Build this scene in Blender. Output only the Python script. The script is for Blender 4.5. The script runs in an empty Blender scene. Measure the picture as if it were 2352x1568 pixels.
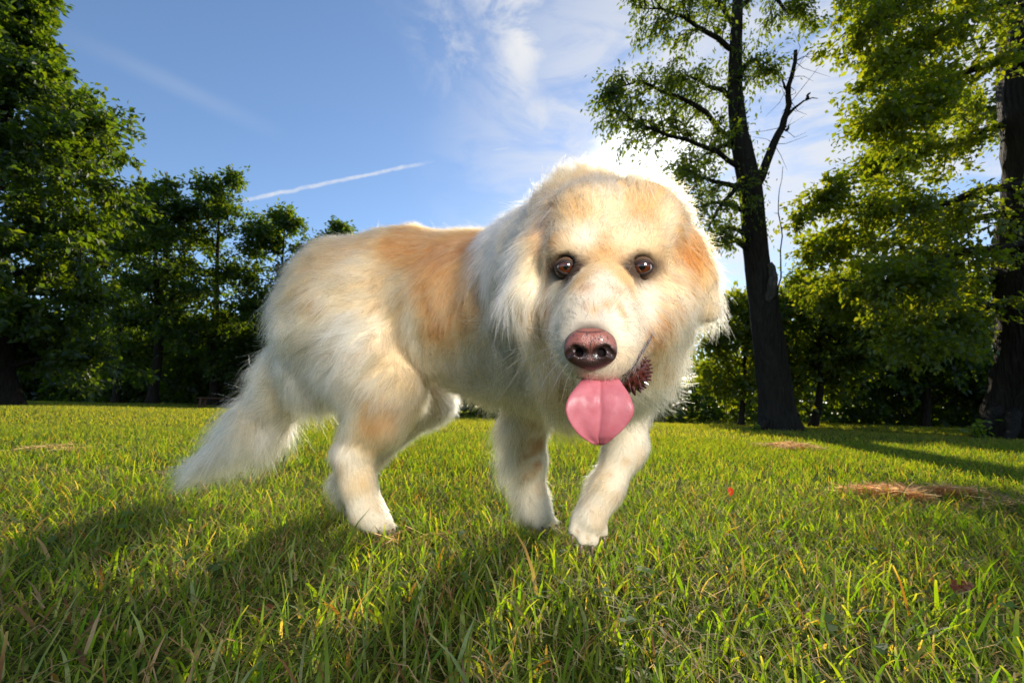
import bpy, bmesh, math, random
import numpy as np
from mathutils import Vector, Matrix, Quaternion

random.seed(7)
rng = np.random.default_rng(7)
S = bpy.context.scene
C = S.collection

# ------------------------------------------------------------------ camera
F_PX = 2352 * 16.0 / 36.0            # focal length in pixels of a 2352 px wide frame
CAM_POS = Vector((0.0, 0.0, 0.30))
cam_d = bpy.data.cameras.new('camera')
cam_d.lens = 16.0
cam_d.sensor_width = 36.0
cam_d.clip_start = 0.02
cam_d.clip_end = 2000.0
cam_d.dof.use_dof = True
cam_d.dof.focus_distance = 0.47
cam_d.dof.aperture_fstop = 13.0
cam = bpy.data.objects.new('camera', cam_d)
C.objects.link(cam)
CAM_M = Matrix.Translation(CAM_POS) @ Matrix.Rotation(math.radians(90 + 8.27), 4, 'X') @ Matrix.Rotation(math.radians(1.37), 4, 'Z')
cam.matrix_world = CAM_M
S.camera = cam


def P(px, py, d):
    """world point seen at (px, py) of a 2352 x 1568 frame, d metres along the view axis"""
    return CAM_M @ Vector(((px - 1176) / F_PX * d, -(py - 784) / F_PX * d, -d))


def DIR(px, py):
    return (P(px, py, 1.0) - CAM_POS).normalized()


def GROUND(px, D):
    """point on the ground below the frame column px, D metres in front of the camera"""
    v = DIR(px, 950)
    return Vector((v.x / v.y * D, D, 0.0))


# ------------------------------------------------------------------ sun and sky
SUN_DIR = DIR(1490, 398)
SUN_EL = math.asin(SUN_DIR.z)
SUN_AZ = math.atan2(SUN_DIR.x, SUN_DIR.y)
sun_d = bpy.data.lights.new('sun', 'SUN')
sun_d.energy = 5.0
sun_d.angle = math.radians(0.53)
sun_d.color = (1.0, 0.90, 0.72)
sun = bpy.data.objects.new('sun', sun_d)
C.objects.link(sun)
sun.rotation_euler = SUN_DIR.to_track_quat('Z', 'Y').to_euler()

world = bpy.data.worlds.new('World')
S.world = world
world.use_nodes = True
wn, wl = world.node_tree.nodes, world.node_tree.links
wn.clear()


def N(nodes, kind, **kw):
    n = nodes.new(kind)
    for k, v in kw.items():
        setattr(n, k, v)
    return n


def wmath(op, a, b=None, c=None, clamp=False):
    n = N(wn, 'ShaderNodeMath', operation=op, use_clamp=clamp)
    for i, v in enumerate((a, b, c)):
        if v is None:
            continue
        if isinstance(v, (int, float)):
            n.inputs[i].default_value = v
        else:
            wl.new(v, n.inputs[i])
    return n.outputs[0]


def wdot(vec, d):
    n = N(wn, 'ShaderNodeVectorMath', operation='DOT_PRODUCT')
    wl.new(vec, n.inputs[0])
    n.inputs[1].default_value = tuple(d)
    return n.outputs['Value']


def wramp(v, lo, hi, smooth=True):
    n = N(wn, 'ShaderNodeMapRange', interpolation_type='SMOOTHSTEP' if smooth else 'LINEAR')
    wl.new(v, n.inputs['Value'])
    n.inputs['From Min'].default_value = lo
    n.inputs['From Max'].default_value = hi
    return n.outputs[0]


sky = N(wn, 'ShaderNodeTexSky', sky_type='NISHITA')
sky.sun_disc = False
sky.sun_elevation = SUN_EL
sky.sun_rotation = SUN_AZ
sky.altitude = 100.0
sky.air_density = 1.0
sky.dust_density = 0.15
sky.ozone_density = 3.4
tc = N(wn, 'ShaderNodeTexCoord')
dirv = tc.outputs['Generated']
SUN_T = SUN_DIR


def wnoise(scale, detail, rough, stretch=(1, 1, 1), off=(0, 0, 0), distort=0.0):
    mp = N(wn, 'ShaderNodeMapping')
    mp.inputs['Scale'].default_value = stretch
    mp.inputs['Location'].default_value = off
    wl.new(dirv, mp.inputs['Vector'])
    n = N(wn, 'ShaderNodeTexNoise')
    n.inputs['Scale'].default_value = scale
    n.inputs['Detail'].default_value = detail
    n.inputs['Roughness'].default_value = rough
    n.inputs['Distortion'].default_value = distort
    wl.new(mp.outputs[0], n.inputs['Vector'])
    return n.outputs[0]


def seg_mask(pa, pb, width, soft=1.0, wobble=None, reach=0.02):
    """streak of cloud along the great circle between two directions"""
    a, b = DIR(*pa), DIR(*pb)
    n = a.cross(b).normalized()
    t = (b - a).normalized()
    mid = (a + b) * 0.5
    half = (b - a).length * 0.5
    dist = wdot(dirv, n)
    if wobble is not None:
        dist = wmath('ADD', dist, wobble)
    dist = wmath('ABSOLUTE', dist)
    across = wramp(dist, width, width * (1 - soft))
    al = wmath('SUBTRACT', wdot(dirv, t), mid.dot(t))
    al = wmath('ABSOLUTE', al)
    along = wramp(al, half + reach, half - reach)
    return wmath('MULTIPLY', across, along)


fine = wnoise(9.0, 8.0, 0.62, (1, 1, 1), (3.1, 0, 0), 0.6)
finer = wnoise(46.0, 4.0, 0.65)
wob = wmath('MULTIPLY', wmath('SUBTRACT', wnoise(7.0, 5.0, 0.6), 0.5), 0.16)
wob2 = wmath('MULTIPLY', wmath('SUBTRACT', wnoise(30.0, 3.0, 0.6), 0.5), 0.008)
# the plume of cirrus above the dog's shoulders, its tail towards the sun, and faint streaks
cl1 = wmath('MULTIPLY', seg_mask((1150, -120), (1215, 230), 0.085, 1.0, wob, 0.09), wramp(fine, 0.31, 0.56))
cl2 = wmath('MULTIPLY', seg_mask((1195, 205), (1480, 400), 0.05, 1.0, wob, 0.06), wmath('MULTIPLY', wramp(fine, 0.34, 0.64), 0.7))
cl3 = wmath('MULTIPLY', seg_mask((960, -20), (1140, 260), 0.10, 1.0, wob, 0.12), wmath('MULTIPLY', wramp(fine, 0.40, 0.72), 0.6))
cl4 = wmath('MULTIPLY', seg_mask((240, 120), (560, 270), 0.022, 1.0, wob2, 0.10), 0.10)
con1 = wmath('MULTIPLY', seg_mask((560, 460), (960, 378), 0.0052, 0.8, wob2, 0.05), wmath('MULTIPLY_ADD', finer, 1.1, 0.0, clamp=True))
con2 = wmath('MULTIPLY', seg_mask((1130, 345), (1175, 339), 0.0032, 1.0, None, 0.015), 0.5)
# thin veil on the sun's side of the sky
st = wnoise(5.0, 7.0, 0.6, (1.0, 1.0, 3.0), (0.4, 1.3, 2.0), 0.8)
veil = wmath('MULTIPLY', wramp(wdot(dirv, DIR(1800, 420)), 0.74, 0.99), wmath('MULTIPLY_ADD', wramp(st, 0.33, 0.62), 0.75, 0.08))
tot = cl1
for x in (cl2, cl3, cl4, con1, con2, veil):
    tot = wmath('MAXIMUM', tot, x)
tot = wmath('MULTIPLY', tot, 0.95, clamp=True)
# cloud lit by the sun: brighter where it lies nearer to the sun (forward scattering)
near_sun = wramp(wdot(dirv, SUN_T), 0.982, 1.0)
near_sun = wmath('POWER', near_sun, 4.0)
cb = wmath('MULTIPLY_ADD', near_sun, 9.0, 5.5)
cc = N(wn, 'ShaderNodeVectorMath', operation='SCALE')
cc.inputs[0].default_value = (0.97, 0.98, 1.0)
wl.new(cb, cc.inputs['Scale'])
mixc = N(wn, 'ShaderNodeMix', data_type='RGBA')
wl.new(tot, mixc.inputs[0])
wl.new(sky.outputs[0], mixc.inputs[6])
wl.new(cc.outputs[0], mixc.inputs[7])
bg = N(wn, 'ShaderNodeBackground')
bg.inputs['Strength'].default_value = 0.15
wl.new(mixc.outputs[2], bg.inputs['Color'])
wo = N(wn, 'ShaderNodeOutputWorld')
wl.new(bg.outputs[0], wo.inputs['Surface'])

# the photographer's flash, whose round reflection shows in both of the dog's eyes
fl_d = bpy.data.lights.new('camera_flash', 'AREA')
fl_d.shape = 'DISK'
fl_d.size = 0.75
fl_d.energy = 16.0
fl_d.spread = math.radians(56)
fl_d.color = (1.0, 0.945, 0.865)
flash = bpy.data.objects.new('camera_flash', fl_d)
C.objects.link(flash)
flash.location = (0.95, -2.05, 1.30)
flash.rotation_euler = (flash.location - Vector((-0.12, 0.85, 0.48))).to_track_quat('Z', 'Y').to_euler()

# ------------------------------------------------------------------ picture settings
S.view_settings.view_transform = 'Standard'
S.view_settings.look = 'None'
S.view_settings.exposure = 0.12
S.view_settings.gamma = 1.0
S.view_settings.use_curve_mapping = False
S.cycles.max_bounces = 10
S.cycles.diffuse_bounces = 4
S.cycles.glossy_bounces = 6
S.cycles.transmission_bounces = 10
S.cycles.transparent_max_bounces = 12
S.cycles.use_denoising = True
S.cycles_curves.shape = 'RIBBONS'


# ------------------------------------------------------------------ helpers
def tag(o, label=None, cat=None, group=None, kind=None):
    if label: o['label'] = label
    if cat: o['category'] = cat
    if group: o['group'] = group
    if kind: o['kind'] = kind
    return o


def empty(name, loc=(0, 0, 0)):
    o = bpy.data.objects.new(name, None)
    o.location = loc
    o.empty_display_size = 0.05
    C.objects.link(o)
    return o


def link_mesh(name, me, mat=None, parent=None, smooth=True):
    if mat is not None and not me.materials:
        me.materials.append(mat)
    if smooth and len(me.polygons):
        me.polygons.foreach_set('use_smooth', np.ones(len(me.polygons), dtype=bool))
    o = bpy.data.objects.new(name, me)
    C.objects.link(o)
    if parent is not None:
        o.parent = parent
        o.matrix_parent_inverse = Matrix.Translation(-Vector(parent.location))
    return o


def np_mesh(name, V, Fc, attrs=None):
    """mesh from numpy: V (n,3), Fc (m,k) with k 3 or 4 or list of such arrays"""
    if not isinstance(Fc, list):
        Fc = [Fc]
    me = bpy.data.meshes.new(name)
    me.vertices.add(len(V))
    me.vertices.foreach_set('co', np.ascontiguousarray(V, dtype=np.float32).ravel())
    idx = np.concatenate([f.ravel() for f in Fc]).astype(np.int32)
    tot = np.concatenate([np.full(len(f), f.shape[1]) for f in Fc]).astype(np.int32)
    me.loops.add(len(idx))
    me.loops.foreach_set('vertex_index', idx)
    me.polygons.add(len(tot))
    st = np.concatenate([[0], np.cumsum(tot)[:-1]]).astype(np.int32)
    me.polygons.foreach_set('loop_start', st)
    for an, (dom, typ, arr) in (attrs or {}).items():
        a = me.attributes.new(an, typ, dom)
        a.data.foreach_set('color' if typ == 'FLOAT_COLOR' else 'vector' if typ == 'FLOAT_VECTOR' else 'value',
                           np.ascontiguousarray(arr, dtype=np.float32).ravel())
    me.update(calc_edges=True)
    return me


def new_mat(name):
    m = bpy.data.materials.new(name)
    m.use_nodes = True
    nt = m.node_tree
    nt.nodes.clear()
    out = nt.nodes.new('ShaderNodeOutputMaterial')
    return m, nt.nodes, nt.links, out


def ramp(nodes, stops, interp='LINEAR'):
    r = nodes.new('ShaderNodeValToRGB')
    r.color_ramp.interpolation = interp
    e = r.color_ramp.elements
    while len(e) < len(stops):
        e.new(0.5)
    for el, (p, c) in zip(e, stops):
        el.position = p
        el.color = (*c, 1.0)
    return r


def tube(pts, radii, seg=10, cap=True, rough=0.0, seed=0):
    """tapered tube along a polyline, as (V, quads, tris)"""
    r_ = np.random.default_rng(seed)
    pts = [Vector(p) for p in pts]
    V, Q, T = [], [], []
    up = Vector((0.31, 0.17, 0.93)).normalized()
    prev = None
    for i, p in enumerate(pts):
        t = (pts[min(i + 1, len(pts) - 1)] - pts[max(i - 1, 0)]).normalized()
        if prev is None:
            a = t.orthogonal().normalized()
        else:
            a = (prev - t * prev.dot(t)).normalized()
        prev = a
        b = t.cross(a)
        for k in range(seg):
            an = 2 * math.pi * k / seg
            rr = radii[i] * (1 + rough * (r_.random() - 0.5))
            V.append(p + (a * math.cos(an) + b * math.sin(an)) * rr)
    for i in range(len(pts) - 1):
        for k in range(seg):
            k2 = (k + 1) % seg
            Q.append((i * seg + k, i * seg + k2, (i + 1) * seg + k2, (i + 1) * seg + k))
    if cap:
        for base, flip in ((0, True), ((len(pts) - 1) * seg, False)):
            c = len(V)
            V.append(pts[0] if flip else pts[-1])
            for k in range(seg):
                k2 = (k + 1) % seg
                T.append((base + k2, base + k, c) if flip else (base + k, base + k2, c))
    return np.array([tuple(v) for v in V], dtype=np.float64), np.array(Q, dtype=np.int64).reshape(-1, 4), np.array(T, dtype=np.int64).reshape(-1, 3)


class MB:
    """collects tubes and quads and links them as one mesh"""
    def __init__(self):
        self.V, self.Q, self.T, self.n = [], [], [], 0

    def add(self, V, Q, T=None):
        self.V.append(np.asarray(V, dtype=np.float64))
        if len(Q): self.Q.append(np.asarray(Q) + self.n)
        if T is not None and len(T): self.T.append(np.asarray(T) + self.n)
        self.n += len(V)

    def tube(self, *a, **k):
        self.add(*tube(*a, **k))

    def build(self, name, mat, parent=None, smooth=True):
        fs = []
        if self.Q: fs.append(np.concatenate(self.Q))
        if self.T: fs.append(np.concatenate(self.T))
        me = np_mesh(name, np.concatenate(self.V), fs)
        return link_mesh(name, me, mat, parent, smooth)


def box_mb(mb, c, size, rz=0.0, bev=0.0):
    """box with chamfered edges centred on c"""
    bm = bmesh.new()
    bmesh.ops.create_cube(bm, size=1.0)
    for v in bm.verts:
        v.co = Vector((v.co.x * size[0], v.co.y * size[1], v.co.z * size[2]))
    if bev:
        bmesh.ops.bevel(bm, geom=list(bm.edges), offset=bev, segments=1, affect='EDGES')
    bmesh.ops.triangulate(bm, faces=list(bm.faces))
    M_ = Matrix.Translation(Vector(c)) @ Matrix.Rotation(rz, 4, 'Z')
    bm.verts.index_update()
    V = np.array([tuple(M_ @ v.co) for v in bm.verts])
    T = np.array([[v.index for v in f.verts] for f in bm.faces])
    bm.free()
    mb.add(V, np.zeros((0, 4), dtype=int), T)
FUR_DENSITY = 1.9
GRASS_K = 1.0

# ================================================================== the setting
def unit_(v):
    return v / (np.linalg.norm(v, axis=-1, keepdims=True) + 1e-9)


# ---- ground
def ground_material():
    m, n, l, out = new_mat('turf_soil')
    tcn = N(n, 'ShaderNodeTexCoord')
    no = N(n, 'ShaderNodeTexNoise'); no.inputs['Scale'].default_value = 1.3; no.inputs['Detail'].default_value = 9; no.inputs['Roughness'].default_value = .7
    l.new(tcn.outputs['Object'], no.inputs['Vector'])
    rp = ramp(n, [(.30, (.030, .040, .010)), (.52, (.055, .075, .014)), (.70, (.085, .085, .026))])
    l.new(no.outputs[0], rp.inputs[0])
    no2 = N(n, 'ShaderNodeTexNoise'); no2.inputs['Scale'].default_value = 160; no2.inputs['Detail'].default_value = 3
    l.new(tcn.outputs['Object'], no2.inputs['Vector'])
    bp = N(n, 'ShaderNodeBump'); bp.inputs['Strength'].default_value = 1; bp.inputs['Distance'].default_value = .02
    l.new(no2.outputs[0], bp.inputs['Height'])
    p = N(n, 'ShaderNodeBsdfPrincipled'); p.inputs['Roughness'].default_value = .95; p.inputs['Specular IOR Level'].default_value = .05
    l.new(rp.outputs[0], p.inputs['Base Color']); l.new(bp.outputs[0], p.inputs['Normal'])
    l.new(p.outputs[0], out.inputs['Surface'])
    return m


gx = np.concatenate([np.linspace(-400, -45, 6)[:-1], np.linspace(-45, 45, 61), np.linspace(45, 400, 6)[1:]])
gy = np.concatenate([np.linspace(-300, -6, 5)[:-1], np.linspace(-6, 60, 45), np.linspace(60, 600, 6)[1:]])


def ground_z(x, y):
    """very gentle swells of the lawn, level where the dog walks"""
    far = np.clip((np.hypot(x, y) - 3.0) / 6.0, 0, 1)
    return far * (.035 * np.sin(x * .31 + 1.0) * np.cos(y * .23) + .02 * np.sin(x * .9 + y * .5))


GX, GY = np.meshgrid(gx, gy, indexing='ij')
GV = np.stack([GX, GY, ground_z(GX, GY)], -1).reshape(-1, 3)
ny = len(gy)
ii, jj = np.meshgrid(np.arange(len(gx) - 1), np.arange(ny - 1), indexing='ij')
b0 = (ii * ny + jj).ravel()
ground = link_mesh('ground', np_mesh('ground', GV, np.stack([b0, b0 + ny, b0 + ny + 1, b0 + 1], 1)), ground_material())
tag(ground, 'level park lawn running back to the trees', kind='structure')


# ---- foliage and bark
def leaf_material(name, translucency=.5, gloss=.5):
    m, n, l, out = new_mat(name)
    at = N(n, 'ShaderNodeAttribute', attribute_name='tint')
    d = N(n, 'ShaderNodeBsdfDiffuse'); l.new(at.outputs['Color'], d.inputs['Color'])
    t = N(n, 'ShaderNodeBsdfTranslucent')
    hs = N(n, 'ShaderNodeMix', data_type='RGBA', blend_type='MULTIPLY'); hs.inputs[0].default_value = 1.0
    hs.inputs[7].default_value = (4.3, 3.8, .45, 1)
    l.new(at.outputs['Color'], hs.inputs[6]); l.new(hs.outputs[2], t.inputs['Color'])
    mx = N(n, 'ShaderNodeMixShader'); mx.inputs[0].default_value = translucency
    l.new(d.outputs[0], mx.inputs[1]); l.new(t.outputs[0], mx.inputs[2])
    g = N(n, 'ShaderNodeBsdfGlossy'); g.inputs['Roughness'].default_value = gloss; g.inputs['Color'].default_value = (1, 1, 1, 1)
    mx2 = N(n, 'ShaderNodeMixShader'); mx2.inputs[0].default_value = .035
    l.new(mx.outputs[0], mx2.inputs[1]); l.new(g.outputs[0], mx2.inputs[2])
    l.new(mx2.outputs[0], out.inputs['Surface'])
    return m


def bark_material(name, c0, c1, scale=1.0):
    m, n, l, out = new_mat(name)
    tcn = N(n, 'ShaderNodeTexCoord')
    mp = N(n, 'ShaderNodeMapping'); mp.inputs['Scale'].default_value = (14 * scale, 14 * scale, 2.2 * scale)
    l.new(tcn.outputs['Object'], mp.inputs['Vector'])
    no = N(n, 'ShaderNodeTexNoise'); no.inputs['Scale'].default_value = 1; no.inputs['Detail'].default_value = 8; no.inputs['Roughness'].default_value = .7; no.inputs['Distortion'].default_value = .7
    l.new(mp.outputs[0], no.inputs['Vector'])
    vo = N(n, 'ShaderNodeTexVoronoi', feature='DISTANCE_TO_EDGE'); vo.inputs['Scale'].default_value = 1.1
    l.new(mp.outputs[0], vo.inputs['Vector'])
    rp = ramp(n, [(.25, c0), (.75, c1)]); l.new(no.outputs[0], rp.inputs[0])
    ad = N(n, 'ShaderNodeMath', operation='MULTIPLY_ADD'); ad.inputs[1].default_value = 1.6
    l.new(vo.outputs['Distance'], ad.inputs[0]); l.new(no.outputs[0], ad.inputs[2])
    bp = N(n, 'ShaderNodeBump'); bp.inputs['Strength'].default_value = 1.0; bp.inputs['Distance'].default_value = .05
    l.new(ad.outputs[0], bp.inputs['Height'])
    p = N(n, 'ShaderNodeBsdfPrincipled'); p.inputs['Roughness'].default_value = .9; p.inputs['Specular IOR Level'].default_value = .15
    l.new(rp.outputs[0], p.inputs['Base Color']); l.new(bp.outputs[0], p.inputs['Normal'])
    l.new(p.outputs[0], out.inputs['Surface'])
    return m


M_LEAF = leaf_material('tree_leaf', .58)
M_BARK = bark_material('dark_bark', (.020, .015, .011), (.066, .050, .037))
M_BARK2 = bark_material('grey_bark', (.045, .036, .028), (.16, .13, .10), .8)


class Leaves:
    def __init__(self):
        self.p, self.d, self.s = [], [], []

    def add(self, p, d, s):
        self.p.append(p); self.d.append(d); self.s.append(s)

    def build(self, name, parent, tints, r_, width=.55, mat=None, up=.75, kind='stuff', droop=.35):
        p = np.concatenate(self.p); d = np.concatenate(self.d); s = np.concatenate(self.s)[:, None]
        n = len(p)
        d = unit_(d + r_.normal(size=(n, 3)) * .55 + np.array((0, 0, -droop)))
        nm = unit_(r_.normal(size=(n, 3)) + np.array((0, 0, up * 1.6)))
        side = unit_(np.cross(d, nm))
        nm = np.cross(side, d)
        w = s * width * (.8 + .4 * r_.random((n, 1)))
        V = np.stack([p, p + d * s * .45 + side * w * .5 + nm * w * .14, p + d * s - nm * s * .10, p + d * s * .45 - side * w * .5 + nm * w * .14], 1).reshape(-1, 3)
        b = np.arange(n)[:, None] * 4
        T = np.concatenate([b + np.array((0, 1, 2)), b + np.array((0, 2, 3))])
        tints = np.array(tints)
        k = r_.integers(0, len(tints), n)
        col = tints[k] * (.75 + .5 * r_.random((n, 1)))
        col = np.concatenate([np.repeat(col, 4, 0), np.ones((n * 4, 1))], 1)
        o = link_mesh(name, np_mesh(name, V, T, {'tint': ('POINT', 'FLOAT_COLOR', col)}), mat or M_LEAF, parent, smooth=False)
        if kind: o['kind'] = kind
        return o


def smooth_line(pts, n, r_=None, wob=0.0):
    """Catmull-Rom through pts"""
    P_ = np.array([tuple(p) for p in pts], dtype=float)
    Q_ = np.concatenate([[2 * P_[0] - P_[1]], P_, [2 * P_[-1] - P_[-2]]])
    out = []
    m = len(P_) - 1
    for u in np.linspace(0, m, n):
        i = min(int(u), m - 1); t = u - i
        a, b, c, d = Q_[i:i + 4]
        out.append(.5 * ((2 * b) + (c - a) * t + (2 * a - 5 * b + 4 * c - d) * t * t + (3 * b - a - 3 * c + d) * t ** 3))
    out = np.array(out)
    if r_ is not None and wob:
        w = r_.normal(size=out.shape) * wob; w[0] = 0
        out += w
    return out


def grow(r_, leaves, twigs, line, sec, sec_len, tw, tw_len, lpt, size, flat=.35, t0=.2, droop=.25, jit=.45):
    """side branches, twigs and leaf sprays along one bough"""
    n = len(line)
    for _ in range(sec):
        t = t0 + (1 - t0) * r_.random() ** .85
        u = t * (n - 1); i = min(int(u), n - 2); f = u - i
        p = line[i] * (1 - f) + line[i + 1] * f
        tg = unit_(line[i + 1] - line[i])
        rv = r_.normal(size=3); rv[2] *= flat
        d = unit_(tg * .55 + unit_(rv - tg * (rv @ tg)) * .9)
        L = sec_len * (1.15 - .65 * t) * (.6 + .6 * r_.random())
        q1 = p + d * L * .5 + np.array((0, 0, .06 * L))
        q2 = p + d * L + np.array((0, 0, -droop * L * .5)) + r_.normal(size=3) * .06 * L
        twigs.tube([p, q1, q2], [.012 * sec_len + .004, .008 * sec_len + .003, .002], 4, cap=False)
        for _k in range(tw):
            a = r_.random() * .85 + .15
            s0 = p * (1 - a) + q2 * a if a > .5 else p * (1 - a) + q1 * a
            td = unit_(d * .6 + r_.normal(size=3) * np.array((.7, .7, .40)) + np.array((0, 0, -droop * .4)))
            tl = tw_len * (.6 + .8 * r_.random())
            tt_ = r_.random(lpt)[:, None]
            pos = s0 + td * tl * tt_ + r_.normal(size=(lpt, 3)) * (jit * tl * .33)
            leaves.add(pos, np.tile(td, (lpt, 1)) + r_.normal(size=(lpt, 3)) * .5, size * (.65 + .7 * r_.random(lpt)))


def trunk_mesh(name, pts, radii, mat, parent, seg=22, flare=0.0, n=28, seed=1, lobes=5):
    """trunk with ribs, burrs and root flare"""
    r_ = np.random.default_rng(seed)
    line = smooth_line(pts, n)
    rad = np.interp(np.linspace(0, 1, n), np.linspace(0, 1, len(radii)), radii)
    ph = r_.random(4) * 6.28
    V = []
    for i in range(n):
        t = unit_(line[min(i + 1, n - 1)] - line[max(i - 1, 0)])
        a = unit_(np.cross(t, np.array((0, 1, 0.01)))); b = np.cross(t, a)
        h = np.linalg.norm(line[i] - line[0])
        fl = flare * math.exp(-h / (radii[0] * .9))
        for k in range(seg):
            an = 2 * math.pi * k / seg
            rr = rad[i] * (1 + .035 * math.sin(3 * an + ph[0] + h) + .03 * math.sin(7 * an + ph[1] - h * 1.7) + .025 * r_.normal() + .05 * math.sin(h * 2.1 + an + ph[2]))
            rr += rad[i] * fl * (.55 + .45 * math.sin(lobes * an + ph[3]))
            V.append(line[i] + (a * math.cos(an) + b * math.sin(an)) * rr)
    Q = [(i * seg + k, i * seg + (k + 1) % seg, (i + 1) * seg + (k + 1) % seg, (i + 1) * seg + k) for i in range(n - 1) for k in range(seg)]
    V.append(line[-1]); c = len(V) - 1
    T = [((n - 1) * seg + k, (n - 1) * seg + (k + 1) % seg, c) for k in range(seg)]
    return link_mesh(name, np_mesh(name, np.array(V), [np.array(Q), np.array(T)]), mat, parent), line


def pos(p):
    return np.array(tuple(p), dtype=float)


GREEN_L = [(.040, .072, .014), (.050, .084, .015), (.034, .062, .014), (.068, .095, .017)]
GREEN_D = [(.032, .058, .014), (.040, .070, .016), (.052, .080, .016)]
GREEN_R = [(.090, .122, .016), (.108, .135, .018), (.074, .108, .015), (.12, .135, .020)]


def generic_tree(name, label, base_px, D, top_px, crown_px, seed, leaf=.17, sec=9, tw=5, lpt=9, nb=16, r_base=.22, tints=GREEN_L, group=None, cut=.12, tier=None, bark=None, lean=(0, 0)):
    """forest tree: base column in the frame, distance, top (px, py), crown half width in px by height fraction"""
    r_ = np.random.default_rng(seed)
    g = GROUND(base_px, D); g.z = float(ground_z(np.array(g.x), np.array(g.y))) - .05
    root = empty(name, g)
    tag(root, label, 'tree', group)
    top = P(top_px[0], top_px[1], D * math.cos(math.radians(8)))
    H = top.z - g.z
    sc = D / F_PX
    pts = [pos(g)]
    for f in (.3, .6, .95):
        pts.append(pos(g) * (1 - f) + pos(top) * f + np.append(r_.normal(size=2) * .012 * H, 0))
    tr, line = trunk_mesh('trunk', pts, [r_base, r_base * .72, r_base * .42, .025], bark or M_BARK, root, 12, .5, 18, seed)
    lv, tw_mb = Leaves(), MB()
    for b in range(nb):
        f = cut + (1 - cut) * (b + r_.random()) / nb
        i = f * (len(line) - 1); i0 = min(int(i), len(line) - 2)
        st = line[i0] * (1 - i + i0) + line[i0 + 1] * (i - i0)
        an = b * 2.399 + r_.normal() * .4
        wid = np.interp(f, [c[0] for c in crown_px], [c[1] for c in crown_px]) * sc * (.75 + .45 * r_.random())
        up = .10 + .45 * f
        en = st + np.array((math.cos(an) * wid, math.sin(an) * wid * .8, wid * up * (.6 + .8 * r_.random())))
        ml = (st + en) / 2 + np.array((0, 0, .10 * wid))
        ln = smooth_line([st, ml, en], 7, r_, .03 * wid)
        mb = MB(); mb.tube(ln, np.linspace(max(r_base * .30 * (1 - .6 * f), .02), .01, 7), 6)
        mb.build('bough', bark or M_BARK, root)
        grow(r_, lv, tw_mb, ln, sec, wid * .55 + .25, tw, leaf * 2.6, lpt, leaf)
    # leading shoot
    grow(r_, lv, tw_mb, line[-6:], sec, H * .07, tw, leaf * 2.4, lpt, leaf, flat=.8, t0=.0)
    o = tw_mb.build('twigs', bark or M_BARK, root); o['kind'] = 'stuff'
    lv.build('crown', root, tints, r_)
    return root


GRP_L = 'trees along the left edge of the lawn'
generic_tree('tree', 'huge dark green tree filling the picture\'s left edge from lawn to sky', 10, 15.5, (-10, -330), [(0, 170), (.1, 185), (.25, 200), (.45, 215), (.55, 200), (.61, 150), (.71, 55), (1, 30)], 101, leaf=.21, sec=19, tw=7, lpt=13, nb=56, r_base=.42, tints=GREEN_L, group=GRP_L, cut=.07)
generic_tree('tree', 'tall tree with the straight bare lower trunk, right of the huge edge tree', 345, 25, (362, 405), [(0, 60), (.2, 118), (.5, 118), (.8, 85), (1, 26)], 102, leaf=.23, sec=11, tw=6, lpt=11, nb=22, r_base=.26, tints=GREEN_L, group=GRP_L, cut=.2)
generic_tree('tree', 'tree with a pointed tufted top standing left of the white vapour trail', 487, 27, (506, 402), [(0, 60), (.2, 118), (.5, 118), (.8, 82), (1, 24)], 103, leaf=.24, sec=11, tw=6, lpt=11, nb=22, r_base=.26, tints=GREEN_L, group=GRP_L, cut=.15)
generic_tree('tree', 'slimmer tree whose top shows just left of the dog\'s rump', 640, 27, (655, 478), [(0, 60), (.2, 110), (.5, 110), (.8, 75), (1, 20)], 104, leaf=.24, sec=11, tw=6, lpt=11, nb=20, r_base=.22, tints=GREEN_L, group=GRP_L, cut=.12)
generic_tree('tree', 'tree behind the dog with only its leafy tip showing over the rump', 790, 27, (790, 500), [(0, 40), (.3, 70), (.6, 62), (.85, 50), (1, 16)], 105, leaf=.24, sec=10, tw=6, lpt=11, nb=18, r_base=.20, tints=GREEN_L, group=GRP_L, cut=.15)
generic_tree('tree', 'tree squeezed between the huge edge tree and the one with the bare lower trunk', 262, 26.5, (270, 440), [(0, 60), (.2, 100), (.5, 100), (.8, 70), (1, 24)], 109, leaf=.23, sec=11, tw=6, lpt=11, nb=20, r_base=.2, tints=GREEN_L, group=GRP_L, cut=.12)
GRP_R = 'small trees at the far right of the lawn'
generic_tree('tree', 'bright yellow-green sapling tree between the dog\'s ruff and the half-dead tree trunk', 1700, 12, (1715, 680), [(0, 60), (.25, 85), (.6, 85), (.9, 50), (1, 20)], 106, leaf=.13, sec=11, tw=6, lpt=11, nb=16, r_base=.08, tints=GREEN_R, group=GRP_R, cut=.18)
generic_tree('tree', 'spreading tree on a thin trunk just right of the half-dead tree', 1866, 11.5, (1900, 655), [(0, 60), (.3, 110), (.6, 150), (.9, 90), (1, 30)], 107, leaf=.13, sec=13, tw=6, lpt=12, nb=20, r_base=.10, tints=GREEN_D + GREEN_R, group=GRP_R, cut=.3)
generic_tree('tree', 'low broad tree in shade behind the big right-hand trunk\'s boughs', 2120, 13, (2110, 690), [(0, 120), (.3, 170), (.6, 160), (.9, 100), (1, 30)], 108, leaf=.15, sec=12, tw=6, lpt=12, nb=22, r_base=.12, tints=GREEN_D, group=GRP_R, cut=.15)

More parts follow.
